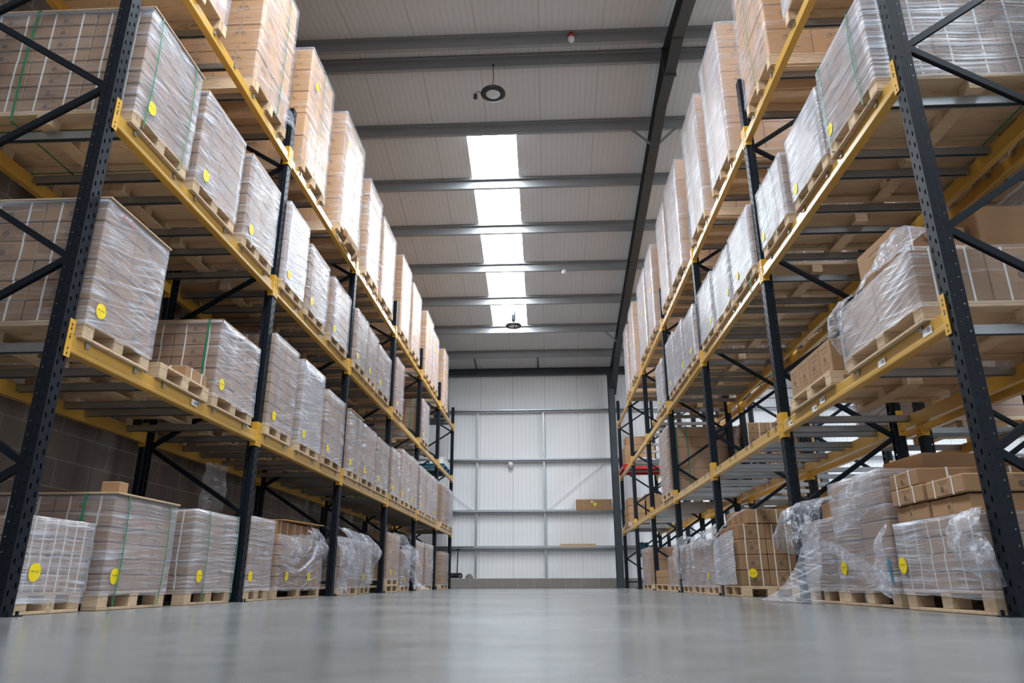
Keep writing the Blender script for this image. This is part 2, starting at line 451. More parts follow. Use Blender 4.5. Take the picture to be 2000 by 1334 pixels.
# sag rods in the last strip, eaves beam
for x in (-2.1, -.18):
    m = MB().tube([(x, 20.0, zroof(20) - .1), (x, 21.18, 6.46)], .022, 6)
    trim(m, 'steel_grey', 'short dark rod from last purlin to eaves beam, %s one' % ('rack-side' if x < -1 else 'middle'), 'rod')
m = MB(); m.box((XL, 21.12, 6.27), (XR, 21.30, 6.30)); m.box((XL, 21.12, 6.47), (XR, 21.30, 6.50)); m.box((XL, 21.2, 6.28), (XR, 21.22, 6.49))
trim(m, 'steel_grey', 'dark steel eaves beam along the top of far wall', 'beam')
# rafters and far columns (portal frames every 6 m)
for xi, xc in enumerate((2.09, 8.03)):
    m = MB(); w = .085
    def ibeam(ya, yb, top, dep0, dep1):
        za, zb = zroof(ya) - top, zroof(yb) - top
        for (t0, t1, hw) in ((0, .014, w), (.014, 1, .005), (1, 0, w)):
            if hw == w and t0 == 0: q = ((0, .014), (0, .014))
            elif hw == w: q = ((dep0 - .014, dep0), (dep1 - .014, dep1))
            else: q = ((.014, dep0 - .014), (.014, dep1 - .014))
            (a0, a1), (b0, b1) = q
            V = [(xc - hw, ya, za - a1), (xc + hw, ya, za - a1), (xc + hw, ya, za - a0), (xc - hw, ya, za - a0), (xc - hw, yb, zb - b1), (xc + hw, yb, zb - b1), (xc + hw, yb, zb - b0), (xc - hw, yb, zb - b0)]
            m.add(V, [(0, 1, 2, 3), (7, 6, 5, 4), (0, 4, 5, 1), (1, 5, 6, 2), (2, 6, 7, 3), (3, 7, 4, 0)])
    for (ya, yb, d0, d1) in ((YR, 10.15, .52, .36), (10.15, 19.3, .34, .34), (19.3, 21.0, .34, .75), (8.65, YR, .36, .52), (-2.4, 8.65, .34, .34)):
        ibeam(ya, yb, .205, d0, d1)
    m.box((xc - .1, YR - .015, zroof(YR) - .76), (xc + .1, YR + .015, zroof(YR) - .19))
    trim(m, 'rafter_grey', 'dark steel roof rafter with bolted apex, %s' % ('over the rack by steel column' if xi == 0 else 'over the neighbouring aisle'), 'rafter')
    m = MB(); zt = zroof(21) - .2
    for (ya, yb, hw) in ((20.72, 20.735, .09), (21.085, 21.10, .09), (20.735, 21.085, .006)): m.box((xc - hw - .07, ya, 0), (xc + hw - .07, yb, zt))
    m.box((xc - .22, 20.68, 0), (xc + .08, 21.14, .02))
    trim(m, 'steel_grey', 'grey steel column against the cladding wall, %s' % ('beside the aisle' if xi == 0 else 'in the neighbouring aisle'), 'column')
for (y, zo) in ((11.12, 0), (18.52, 0)):
    for sgn in (-1, 1):
        m = MB().bar((2.09 + sgn * .42, y + .03, zroof(y) - .17), (2.09 + sgn * .06, y + .03, zroof(y) - .52), .05, .008, 0, (0, 1, 0))
        trim(m, 'purlin_zinc', 'angled stay bracing the dark rafter, %s pair, %s stay' % ('ridge' if y < 12 else 'eaves', 'aisle-side' if sgn < 0 else 'rack-side'), 'brace')
# horizontal cladding rails and their vertical ties on the far wall
RAILS = [1.11, 2.14, 3.657, 5.18]
for i, z in enumerate(RAILS):
    m = MB()
    m.box((XL, YW - .20, z - .008), (XR, YW - .005, z), 0); m.box((XL, YW - .204, z - .03), (XR, YW - .2, z + .0), 0)
    m.box((XL, YW - .02, z), (XR, YW - .004, z + .05), 0)
    m.box((XL, YW - .12, z - .07), (XR, YW - .115, z), 0)
    trim(m, 'galvanised', 'galvanised cladding rail across the far wall, %s from the floor' % ORD[i], 'rail')
zz = [.27] + RAILS
for xi, x in enumerate((-2.07, -.05, 4.2, 6.2)):
    for j in range(4):
        m = MB().box((x - .03, YW - .10, zz[j] + .005), (x + .03, YW - .05, zz[j + 1] - .075))
        trim(m, 'galvanised', 'vertical galvanised tie below the %s cladding rail, %s upright line' % (ORD[j], ORD[xi]), 'tie rod')
for (a, b, s) in (((.05, 2.2), (1.75, 3.55), 'right of'), ((-2.2, 2.2), (-3.2, 2.95), 'left of')):
    m = MB().tube([(a[0], YW - .06, a[1]), (b[0], YW - .06, b[1])], .010, 6)
    trim(m, 'wall_sheet', 'thin diagonal brace wire %s the vertical ties' % s, 'brace')

# ------------------------------------------------------------------ racking
PITCH = .075
def holed(m, W, H, holes, M, mat=0):
    """sheet W x H in the local xy plane with octagonal slots; holes: list of column centres (x, phase, hw, hh)"""
    xs = [(-W / 2)]
    cols = sorted(holes, key=lambda h: h[0])
    edges = [-W / 2] + [(cols[i][0] + cols[i + 1][0]) / 2 for i in range(len(cols) - 1)] + [W / 2]
    for c, (hx, ph, hw, hh) in enumerate(cols):
        x0, x1 = edges[c], edges[c + 1]
        y = ph * PITCH
        if y > 0: m.add([(x0, 0, 0), (x1, 0, 0), (x1, y, 0), (x0, y, 0)], [(0, 1, 2, 3)], mat, M)
        while y + PITCH <= H:
            cy = y + PITCH / 2
            oct_ = [(hx - hw * .45, cy - hh), (hx + hw * .45, cy - hh), (hx + hw, cy - hh * .6), (hx + hw, cy + hh * .6), (hx + hw * .45, cy + hh), (hx - hw * .45, cy + hh), (hx - hw, cy + hh * .6), (hx - hw, cy - hh * .6)]
            V = [(x0, y, 0), (x1, y, 0), (x1, y + PITCH, 0), (x0, y + PITCH, 0)] + [(a, b, 0) for a, b in oct_]
            m.add(V, [(0, 1, 5, 4), (1, 6, 5), (1, 2, 7, 6), (2, 8, 7), (2, 3, 9, 8), (3, 10, 9), (3, 0, 11, 10), (0, 4, 11)], mat, M)
            y += PITCH
        if y < H: m.add([(x0, y, 0), (x1, y, 0), (x1, H, 0), (x0, H, 0)], [(0, 1, 2, 3)], mat, M)
def upright_mesh(H, splice=False):
    m = MB(); w = .045
    holed(m, .09, H, [(-.022, .0, .0065, .016), (.022, .45, .0065, .016)], face_mat((-1, 0, 0), (0, 0, 0)))
    for s in (-1, 1):
        holed(m, .040, H, [(0, .2, .0042, .0045)], face_mat((0, s, 0), (.020, s * w, 0)))
        a = s * w; b = s * .032
        q = [(.040, a, 0), (.052, b, 0), (.052, b, H), (.040, a, H)]
        m.add(q, [(0, 1, 2, 3) if s > 0 else (3, 2, 1, 0)])
        holed(m, .036, H, [(0, .6, .0040, .0042)], face_mat((0, s, 0), (.070, b, 0)))
        q = [(.088, b, 0), (.088, b - s * .012, 0), (.088, b - s * .012, H), (.088, b, H)]
        m.add(q, [(0, 1, 2, 3)])
    return m.mesh('upright', ['post_blue'])
HU = {'L': 5.08, 'R': 5.18, 'B': 5.18}
UP = {5.08: upright_mesh(5.08), 5.18: upright_mesh(5.18)}
fp = MB(); fp.box((-.05, -.049, 0), (.11, .049, .006)); fp.tube([(-.032, .03, .006), (-.032, .03, .03)], .008, 6); fp.tube([(-.032, -.03, .006), (-.032, -.03, .026)], .008, 6)
FOOT = fp.mesh('foot_plate', ['post_blue'])
def brace_mesh(D, up):
    m = MB()
    x0, x1 = .075, D - .075
    a, b = ((x0, 0, 0), (x1, 0, .6)) if up else ((x0, 0, .6), (x1, 0, 0))
    m.bar(a, b, .030, .034, 0)
    d = (Vector(b) - Vector(a)).normalized()
    for s in (-1, 1):     # folded lips of the channel
        off = Vector((0, s * .013, .0))
        m.bar(Vector(a) + off + Vector((0, 0, -.019)), Vector(b) + off + Vector((0, 0, -.019)), .004, .012, 0)
    return m.mesh('brace', ['post_blue'])
BR = {(D, u): brace_mesh(D, u) for D in (1.1, 1.05) for u in (0, 1)}
HB = {D: MB().box((.06, -.017, -.017), (D - .06, .017, .017)).mesh('brace', ['post_blue']) for D in (1.1, 1.05)}
def frame(side, k):
    (loc, rz) = place(side, Y0[side] + BAY * k); D = DEPTH[side]; H = HU[side]
    t = empty('upright_frame', loc, rz)
    where = {'L': 'of the block-wall rack', 'R': 'of the rack by steel column', 'B': 'of the rear back-to-back rack'}[side]
    tag(t, 'black perforated steel upright frame, %s from the aisle mouth, %s' % (ORD[k], where), 'rack frame', 'upright frames ' + where)
    link('upright', UP[H], t); link('upright', UP[H], t, (D, 0, 0), math.pi)
    link('foot_plate', FOOT, t); link('foot_plate', FOOT, t, (D, 0, 0), math.pi)
    link('horizontal_brace', HB[D], t, (0, 0, .16))
    z = .16; i = 0
    while z + .6 < H - .1:
        link('diagonal_brace', BR[D, i % 2], t, (0, 0, z)); z += .6; i += 1
    return t
# beams: a boxed step profile, its two hooked end connectors are parts
LB = BAY - .10
def beam_mesh():
    m = MB(); h = LB / 2
    prof = [(.004, 0), (.050, 0), (.050, -.10), (.002, -.10), (-.004, -.094), (-.004, -.070), (.002, -.064), (.002, -.004)]
    n = len(prof)
    V = [(x, y, z) for y in (-h, h) for x, z in prof]
    m.add(V, [(i, (i + 1) % n, (i + 1) % n + n, i + n) for i in range(n)] + [tuple(range(n))[::-1], tuple(range(n, 2 * n))])
    return m.mesh('rack_beam', ['beam_yellow'])
BEAM = beam_mesh()
def conn_mesh(s):
    m = MB(); e = s * (LB / 2)
    a, b = sorted((e, e + s * .046))
    m.box((-.007, a, -.135), (-.0015, b, .088), 0, .001)
    a, b = sorted((e - s * .005, e + s * .001))
    m.box((-.007, a, -.135), (.056, b, .088), 0, .001)
    for z in (-.115, -.085, -.02, .03, .055):
        y = e + s * .024
        m.box((-.0078, y - .005, z - .007), (-.0068, y + .005, z + .007), 1)
    m.tube([(-.0075, e + s * .024, .0), (-.013, e + s * .024, .0)], .006, 8, 2)
    return m.mesh('end_connector', ['connector_yellow', 'black_plastic', 'chrome'])
CONN = [conn_mesh(-1), conn_mesh(1)]
def barcode_mesh():
    m = MB(); m.box((-.0062, -.048, -.022), (-.0045, .048, .022), 0)
    x = -.042
    rr = random.Random(3)
    while x < .0:
        w = rr.choice((.0007, .0012)); m.box((-.0068, x, -.010), (-.006, x + w, .012), 1); x += w + rr.choice((.002, .003))
    V, F = text_geo('1 D 03'); m.add(V, F, 1, face_mat((-1, 0, 0), (-.0068, .025, 0)) @ Matrix.Scale(.012, 4))
    return m.mesh('location_label', ['paper_white', 'ink'])
BARC = barcode_mesh()
def beam(side, bay, lev, rear=False):
    D = DEPTH[side]; (loc, rz) = place(side, Y0[side] + BAY * (bay + .5), LEV[lev], D if rear else 0)
    o = link('rack_beam', BEAM, None, loc, rz + (math.pi if rear else 0))
    tag(o, 'yellow steel %s beam, %s, %s bay from aisle mouth, %s' % ('back' if rear else 'front', LEVNAME[lev], ORD[bay], RACKNAME[side]), 'rack beam', 'yellow beams of the ' + RACKNAME[side])
    for c in CONN: link('end_connector', c, o)
    return o
# galvanised support bars with clips over the front beam
def sbar_mesh(D):
    m = MB()
    m.box((.006, -.022, -.006), (D - .006, .022, -.001)); 
    for s in (-1, 1):
        a, b = sorted((s * .022, s * .0185))
        m.box((.052, a, -.055), (D - .052, b, -.003))
        a, b = sorted((s * .022, s * .014))
        m.box((.052, a, -.055), (D - .052, b, -.0525))
    return m.mesh('support_bar', ['galvanised'])
SB = {D: sbar_mesh(D) for D in (1.1, 1.05)}
cm = MB(); cm.box((-.008, -.017, -.038), (-.0048, .017, 0.0)); cm.box((-.008, -.017, -.003), (.03, .017, .001))
CLIP = cm.mesh('clip', ['galvanised'])
NBAR = {}
def sbar(side, y, lev):
    (loc, rz) = place(side, y, LEV[lev]); D = DEPTH[side]
    bay = int((y - Y0[side]) / BAY); key = (side, bay, lev); n = NBAR[key] = NBAR.get(key, -1) + 1
    o = link('support_bar', SB[D], None, loc, rz)
    tag(o, 'galvanised pallet support bar, %s in %s bay, %s of %s' % (ORD[n], ORD[bay], LEVNAME[lev], RACKNAME[side]), 'support bar', 'support bars of the ' + RACKNAME[side])
    link('clip', CLIP, o); link('clip', CLIP, o, (D, 0, 0), math.pi)
    return o
for side in 'LRB':
    for k in range(7): frame(side, k)
    for b in range(6):
        for lev in (1, 2, 3):
            if side == 'B' and lev == 3: continue
            fb = beam(side, b, lev)
            if side == 'L' and b == 0 and lev == 1: link('location_label', BARC, fb, (0, -.12, -.035))
            if side == 'R' and lev == 1 and b == 0:
                for (yy, zz_) in ((-1.18, -.048), (-.62, -.055), (.38, -.045), (.55, -.068), (1.12, -.06)): link('location_label', BARC, fb, (0, yy, zz_))
            beam(side, b, lev, True)

# ------------------------------------------------------------------ cartons
CART = {}
def marks(m, style, D, W, H, rr):
    """printing in ink on the aisle face and both end faces"""
    for nrm, L, org in (((-1, 0, 0), W, (-.0008, 0, H / 2)), ((0, 1, 0), D, (D / 2, W / 2 + .0008, H / 2)), ((0, -1, 0), D, (D / 2, -W / 2 - .0008, H / 2))):
        Fm = face_mat(nrm, org)
        def put(geo, u, v, s, mat=1):
            m.add(geo[0], geo[1], mat, Fm @ Matrix.Translation((u, v, 0)) @ Matrix.Scale(s, 4))
        if style == 'order':
            s = min(.020, L * .045)
            put(text_geo('Order No.: 8486'), -.0 * L, -H * .22, s)
            q = L / .4       # two-wheeler outline sketched in thin lines
            for du in (-.042, .042): put(ring_geo(.82, 1.0, 12), du * q, H * .15, .022)
            for (u0, v0, u1, v1) in ((-.042, 0, -.012, .026), (-.012, .026, .03, .024), (.03, .024, .042, 0), (-.02, .004, .022, .004), (.022, .004, .03, .024), (-.02, .004, -.03, .026), (-.046, .03, -.016, .03), (.022, .034, .04, .032)):
                dx_, dy_ = u1 - u0, v1 - v0; ln_ = math.hypot(dx_, dy_); nx_, ny_ = -dy_ / ln_ * .002, dx_ / ln_ * .002
                m.add([((u0 + nx_) * q, v0 + ny_ + H * .15, 0), ((u0 - nx_) * q, v0 - ny_ + H * .15, 0), ((u1 - nx_) * q, v1 - ny_ + H * .15, 0), ((u1 + nx_) * q, v1 + ny_ + H * .15, 0)], [(0, 1, 2, 3)], 1, Fm)
            t = .018
            m.add([(-t, -H / 2 + .002, -.0003), (t, -H / 2 + .002, -.0003), (t, -H * .3, -.0003), (-t, -H * .3, -.0003), (-t, H * .32, -.0003), (t, H * .32, -.0003), (t, H / 2 - .002, -.0003), (-t, H / 2 - .002, -.0003)], [(0, 1, 2, 3), (4, 5, 6, 7)], 3, Fm)
        elif style == 'taped':
            t = .022
            m.add([(-t, -H / 2 + .003, -.0003), (t, -H / 2 + .003, -.0003), (t, H / 2 - .003, -.0003), (-t, H / 2 - .003, -.0003)], [(0, 1, 2, 3)], 3, Fm)
            put(ring_geo(.6, 1.0, 14), -.012, -.005, .013); put(ring_geo(0.1, .4, 8), -.012, -.005, .013); put(text_geo('10 PCS'), 0, H * .30, .008); put(text_geo('MADE 05'), 0, -H * .33, .008)
        elif style == 'mark':
            s = min(.0115, H * .085)
            put(text_geo('MODEL NO: MNV20'), -.02 * L, H * .30, s); put(text_geo('A.V.Pedestal 1005'), 0, H * .17, s)
            put(ring_geo(.65, 1.0, 14), -.05 * L, -.01, s * 1.9); put(ring_geo(0.1, .4, 8), -.05 * L, -.01, s * 1.9)
            put(text_geo('QTY/CTN: 10pcs'), 0, -H * .20, s); put(text_geo('G.W: 17.45KGS'), .01 * L, -H * .32, s)
def carton_mesh(style, D, W, H):
    key = (style, round(D, 2), round(W, 2), round(H, 3))
    if key in CART: return CART[key]
    m = MB(); g = .0022
    base = 'cardboard_tan' if style == 'order' else 'cardboard'
    m.box((0, -W / 2 + g, g), (D - g, W / 2 - g, H - g), 0, min(.006, H * .06))
    if style in ('mark', 'order', 'both', 'taped'): marks(m, 'mark' if style == 'both' else style, D, W - 2 * g, H, None)
    if style in ('mark', 'band', 'both'):
        t = .0055
        for fx in (.24, .74):      # plastic bands around the carton
            x = D * fx
            m.box((x - t, -W / 2 - .0006, 0), (x + t, -W / 2 + .002, H), 2); m.box((x - t, W / 2 - .002, 0), (x + t, W / 2 + .0006, H), 2)
        for fy in ((-.22, .26) if style in ('band', 'both') else ()):
            y = W * fy
            m.box((-.0016, y - t, 0), (.002, y + t, H), 2)
    CART[key] = m.mesh('carton', [base, 'ink', 'strap_white', 'tape'])
    return CART[key]

# ------------------------------------------------------------------ pallets (local: x 0..D, y centred, z 0..h)
PAL = {}
def pal_parts(kind, D, W):
    key = (kind, round(D, 2), round(W, 2))
    if key in PAL: return PAL[key]
    out = []
    if kind == 'block':
        h = .11
        m = MB(); m.box((0, -W / 2, h - .016), (D, W / 2, h), 0, .002)
        for y in (-W / 2 + .05, 0, W / 2 - .05): m.box((.0, y - .05, h - .034), (D, y + .05, h - .0165), 0, .002)
        deck = m
        for i, x in enumerate((.0, D / 2 - .05, D - .1)):
            m = MB(); m.box((x, -W / 2, 0), (x + .1, W / 2, .016), 0, .002); out.append(('bottom_board', m))
            for y in (-W / 2, -.05, W / 2 - .1):
                m = MB(); m.box((x + .001, y, .0165), (x + .099, y + .1, h - .0345), 0, .002); out.append(('block', m))
    else:
        h = .135
        m = MB(); m.box((0, -W / 2, h - .018), (D, W / 2, h), 0, .002); deck = m
        for y in (-W / 2, -.05, W / 2 - .1):
            m = MB()
            for q in range(5): m.box((.0, y, .022 + q * .0186), (D, y + .1, .022 + q * .0186 + .0178), 0, .001)
            m.box((.03, y + .012, 0), (D - .03, y + .1, .021)); out.append(('stringer', m))
            m = MB(); m.box((-.012, y - .004, .006), (.0, y + .062, h - .019), 0, .001); out.append(('end_plate', m))
    PAL[key] = (deck, out, h)
    return PAL[key]
PALM = {}
def pallet(kind, D, W, parent, detail, name='pallet'):
    deck, parts, h = pal_parts(kind, D, W)
    key = (kind, round(D, 2), round(W, 2), detail)
    if key not in PALM:
        if detail: PALM[key] = (deck.mesh('pallet', ['wood']), [(n, m.mesh(n, ['wood'])) for n, m in parts])
        else:
            a = MB(); a.add(deck.v, deck.f)
            for n, m in parts: a.add(m.v, m.f)
            PALM[key] = (a.mesh('pallet', ['wood']), [])
    dm, ps = PALM[key]
    o = link(name, dm, parent)
    for n, me in ps: link(n, me, o)
    return o, h

# ------------------------------------------------------------------ yellow round stickers with handwriting
STK = []
def sticker_mesh(txt):
    m = MB(); n = 28; r = .047
    V = [(0, 0, 0)] + [(r * math.cos(2 * math.pi * k / n), r * math.sin(2 * math.pi * k / n), .0012 * math.sin(5 * math.pi * k / n)) for k in range(n)]
    m.add(V, [(0, 1 + k, 1 + (k + 1) % n) for k in range(n)], 0)
    V, F = text_geo(txt); m.add([(x, y, z + .0016 / .011) for x, y, z in V], F, 1, Matrix.Rotation(R(-4), 4, 'Z') @ Matrix.Translation((0, .004, 0)) @ Matrix.Scale(.011, 4))
    return m.mesh('sticker', ['sticker_yellow', 'ink'])
for t in ('AAL-0205', 'PR-W775', 'MN-1104', 'AH-1406', 'BW-051'): STK.append(sticker_mesh(t))
def sticker(parent, side, u, z, i=0, x=-.016, nrm='front', D=1.2, W=.75):
    o = link('sticker', STK[i % 5], parent)
    if nrm == 'front': o.matrix_local = face_mat((-1, 0, 0), (x, u, z)) @ Matrix.Rotation(R(90 - 90), 4, 'Z')
    else: o.matrix_local = face_mat((0, nrm, 0), (u, nrm * (W / 2 + .014), z))
    return o

# ------------------------------------------------------------------ stretch film shells and loose film
def film_shell(D, W, z0, z1, seed, dens=1, bulge=.006, top=.07, open_near=None, lean=0.0, fr=None):
    rr = random.Random(seed); off = .010
    nx, ny, nz = int(9 * dens), int(7 * dens), int(9 * dens)
    loop = []
    x0, x1, y0, y1 = -off, D + off, -W / 2 - off, W / 2 + off
    c = .012
    def seg(a, b, n):
        for i in range(n): loop.append((a[0] + (b[0] - a[0]) * i / n, a[1] + (b[1] - a[1]) * i / n))
    P = [(x0, y0 + c), (x0, y1 - c), (x0 + c, y1), (x1 - c, y1), (x1, y1 - c), (x1, y0 + c), (x1 - c, y0), (x0 + c, y0)]
    cnt = [ny, 1, nx, 1, ny, 1, nx, 1]
    for i in range(8): seg(P[i], P[(i + 1) % 8], cnt[i])
    n = len(loop); V = []; F = []
    sd = seed * 3.7
    for j in range(nz + 1):
        t = j / nz
        for (x, y) in loop:
            z = z0 + (z1 - z0) * t
            d = mnoise.noise((x * 3 + sd, y * 4, z * 9)) * bulge + mnoise.noise((x * 9 + sd, y * 9, z * 22)) * bulge * .5
            if j == 0: z += .018 * mnoise.noise((x * 6, y * 6, sd)); d += .004
            cx, cy = x - D / 2, y
            ax = 1 if abs(abs(cx) - (D / 2 + off)) < c * 1.01 else 0; ay = 1 if abs(abs(cy) - (W / 2 + off)) < c * 1.01 else 0
            V.append((x + math.copysign(d, cx) * ax + lean * t, y + math.copysign(d, cy) * ay, z))
    if top:
        for (x, y) in loop:
            q = 1 - top / (W / 2)
            V.append((D / 2 + (x - D / 2) * (1 - top / (D / 2)) + lean, y * q, z1 + .004))
    for j in range(nz + (1 if top else 0)):
        for i in range(n):
            a = j * n + i; b = j * n + (i + 1) % n
            F.append((b, a, a + n, b + n))
    m = MB(); m.add(V, F); return m
def sheet(ctrl, nu, nv, amp, seed, freq=9):
    """loose film: smooth surface through a net of control points, with crumples"""
    nr, nc = len(ctrl), len(ctrl[0]); C = [[Vector(p) for p in row] for row in ctrl]
    def cr(p0, p1, p2, p3, t): return .5 * ((2 * p1) + (p2 - p0) * t + (2 * p0 - 5 * p1 + 4 * p2 - p3) * t * t + (3 * p1 - p0 - 3 * p2 + p3) * t ** 3)
    def line(L, u):
        n = len(L) - 1; x = min(u * n, n - 1e-6); i = int(x); t = x - i
        return cr(L[max(i - 1, 0)], L[i], L[i + 1], L[min(i + 2, n)], t)
    V = []
    for a in range(nu + 1):
        rows = [line([C[i][j] for i in range(nr)], a / nu) for j in range(nc)]
        for b in range(nv + 1):
            p = line(rows, b / nv)
            q = p * freq + Vector((seed, seed * 2, 0))
            p = p + Vector((mnoise.noise(q), mnoise.noise(q + Vector((9, 3, 1))), mnoise.noise(q + Vector((1, 7, 5))))) * amp
            q2 = q * 2.7
            p = p + Vector((mnoise.noise(q2), mnoise.noise(q2 + Vector((9, 3, 1))), mnoise.noise(q2 + Vector((1, 7, 5))))) * amp * .4
            V.append(tuple(p))
    w = nv + 1
    F = [(a * w + b, a * w + b + 1, (a + 1) * w + b + 1, (a + 1) * w + b) for a in range(nu) for b in range(nv)]
    m = MB(); m.add(V, F); return m
def band_loop(pts, w, axis, bow=.0):
    """flat strap following a closed list of points; w = width along `axis`"""
    m = MB(); n = len(pts); V = []
    for p in pts:
        for s in (-1, 1):
            q = list(p); q[axis] += s * w / 2; V.append(tuple(q))
    m.add(V, [(2 * i, 2 * i + 1, (2 * i + 3) % (2 * n), (2 * i + 2) % (2 * n)) for i in range(n)])
    return m
def green_band(parent, kind, pos, D, W, z0, z1, slant=0.0):
    e = .020
    def arc(a, b, n, bow, d):
        return [tuple(a[i] + (b[i] - a[i]) * k / n + d[i] * bow * math.sin(math.pi * k / n) for i in range(3)) for k in range(n)]
    if kind == 'y':     # loop in the plane local y = pos: crosses the aisle face from top to bottom
        A = (-e, pos, z0); B = (-e, pos + slant, z1 + e * .6); Cc = (D + e, pos + slant, z1 + e * .6); Dd = (D + e, pos, z0)
        pts = arc(A, B, 8, .012, (-1, 0, 0)) + arc(B, Cc, 4, 0, (0, 0, 1)) + arc(Cc, Dd, 8, 0, (1, 0, 0)) + arc(Dd, A, 4, 0, (0, 0, 1))
        m = band_loop(pts, .013, 1)
    else:
        h = W / 2 + e
        A = (pos, -h, z0); B = (pos + slant, -h, z1 + e * .6); Cc = (pos + slant, h, z1 + e * .6); Dd = (pos, h, z0)
        pts = arc(A, B, 8, .012, (0, -1, 0)) + arc(B, Cc, 4, 0, (0, 0, 1)) + arc(Cc, Dd, 8, .012, (0, 1, 0)) + arc(Dd, A, 4, 0, (0, 0, 1))
        m = band_loop(pts, .016, 0)
    return m.build('strap', 'strap_green', parent)

# ------------------------------------------------------------------ loads
COUNT = {}
LOADS = {}
STYLE = {'S': 'mark', 'K': 'both', 'B': 'band', 'O': 'order', 'P': 'plain'}
def load(side, lev, y0, y1, top, style='S', nz=8, ny=2, nd=3, D=1.2, dx=-.03, look='film-wrapped brown carton load', film='film', bands=(), stick=(.13, .09), lid=None,
         pk=None, far=False, jit=.0025, film_top=.07, bars=True, tilt=0.0, skirt=.03, bulge=.006, z0=None, cat='pallet load', fdepth=True):
    e0 = Y0[side] + BAY * int(((y0 + y1) / 2 - Y0[side]) / BAY); y0 = max(y0, e0 + .072); y1 = min(y1, e0 + BAY - .072)
    W = y1 - y0; yc = (y0 + y1) / 2
    zb = (LEV[lev] + .002) if lev else .002
    if z0 is not None: zb = z0
    (loc, rz) = place(side, yc, zb, dx)
    n = COUNT[side, lev] = COUNT.get((side, lev), -1) + 1
    pk = pk or ('stringer' if lev == 3 else 'block')
    t = empty('pallet_load', loc, rz + R(tilt))
    tag(t, '%s, %s from aisle mouth, %s, %s' % (look, ORD[n], LEVNAME[lev], RACKNAME[side]), cat, 'pallet loads on the %s of the %s' % (LEVNAME[lev], RACKNAME[side]))
    near = y0 < 12
    p, h = pallet(pk, D, W - .004, t, y0 < 7.0)
    H = top - zb - h; ch = H / nz; cw = (W - .02) / ny; cd = (D - .02) / nd
    ns = -sy(side)      # local y sign of the camera side
    st = STYLE[style] if near else ('plain' if style != 'O' else 'order')
    rr = random.Random(int(y0 * 100) + lev * 7 + ord(side))
    cells = []
    for k in range(nz):
        for i in range(ny):
            for d in range(nd):
                if d == 0 or (ns > 0 and i == ny - 1) or (ns < 0 and i == 0) or (far and (i in (0, ny - 1))): cells.append((k, i, d))
    if near:
        me = carton_mesh(st, cd, cw, ch)
        for (k, i, d) in cells:
            ox = .01 + d * cd + rr.uniform(-jit, jit) + (rr.uniform(-.006, .002) if d == 0 else 0); oy = -W / 2 + .01 + cw * (i + .5) + rr.uniform(-jit, jit)
            link('carton', me, t, (ox, oy, h + k * ch + .001), R(rr.uniform(-.35, .35)))
    else:
        a = MB()
        for (k, i, d) in cells:
            ox = .01 + d * cd + rr.uniform(-jit, jit); oy = -W / 2 + .01 + cw * (i + .5) + rr.uniform(-jit, jit)
            a.box((ox, oy - cw / 2 + .002, h + k * ch + .002), (ox + cd - .002, oy + cw / 2 - .002, h + (k + 1) * ch - .001), 0, .004)
        a.build('carton_stack', 'cardboard_tan' if style == 'O' else 'cardboard', t)
    if film:
        fm = film_shell(D, W, h - skirt, h + H + .006, int(y0 * 37) % 97 + lev, 1.6 if y0 < 7 else 1, bulge, film_top)
        fm.build('stretch_film', film, t, smooth=True)
    if lid == 'board':
        m = MB(); m.box((-.02, -W / 2 - .012, h + H + .010), (D + .01, W / 2 + .012, h + H + .022), 0, .002); m.build('top_board', 'wood', t)
    elif lid == 'cap':
        m = MB(); e = .008; zt = h + H + .012
        m.box((-e, -W / 2 - e, zt), (D + e, W / 2 + e, zt + .005)); m.box((-e, -W / 2 - e, zt - .030), (-e + .004, W / 2 + e, zt)); m.box((-e, -W / 2 - e, zt - .030), (D + e, -W / 2 - e + .004, zt)); m.box((-e, W / 2 + e - .004, zt - .030), (D + e, W / 2 + e, zt))
        m.build('cap', 'cardboard', t)
    for b in bands:
        green_band(t, b[0], b[1] if b[0] == 'x' else ns * (W / 2 - b[1]), D, W, h - .09 if pk == 'block' else h - .02, h + H, *(b[2:]))
    if stick:
        for q in ([stick] if not isinstance(stick[0], tuple) else stick):
            sticker(t, side, ns * (W / 2 - q[0]), h + q[1], n + lev)
    if lev and bars:
        for q in ((y0 + .10), (y1 - .10)): sbar(side, q, lev)
    LOADS[side, lev, n] = t
    return t, h, H
FW = 'film-wrapped brown carton load'; GB = 'carton load with green bands under film'; TO = 'tall stack of tan cartons under film'
L = lambda *a, **k: load('L', *a, **k)
# ---- left, lowest shelf
LD = {}
LD['L1a'] = L(1, 3.71, 4.42, 2.385, 'S', 6, 2, 3, look='tall brown carton load in creased glossy film', film='film', lid='board', stick=(.10, .085), bands=(('x', .16),), jit=.004)
LD['L1c'] = L(1, 5.36, 6.16, 2.21, 'S', 6, 2, 3, look=GB, bands=(('x', .10),), lid='cap', stick=(.10, .085))
for i, (a, b, t, nz, kw) in enumerate([(6.48, 7.18, 2.50, 9, {'bands': (('x', .05),)}), (7.38, 8.12, 2.50, 8, {'lid': 'cap', 'film': 'film_dense'}), (8.26, 9.06, 2.40, 6, {}), (9.29, 10.0, 2.38, 4, {'lid': 'board', 'bands': (('y', .4),)}),
        (10.07, 10.86, 2.36, 4, {}), (10.96, 11.86, 2.34, 4, {'bands': (('y', .25), ('y', .62))}), (12.0, 12.83, 2.37, 4, {}), (12.92, 13.81, 2.50, 5, {}), (13.85, 14.65, 2.52, 5, {}), (14.86, 15.66, 2.50, 5, {}),
        (15.80, 16.58, 2.50, 5, {'stick': None}), (16.66, 17.42, 2.51, 5, {})]):
    LD['L1', i] = L(1, a, b, t, 'S', nz, 2, 3, **kw)
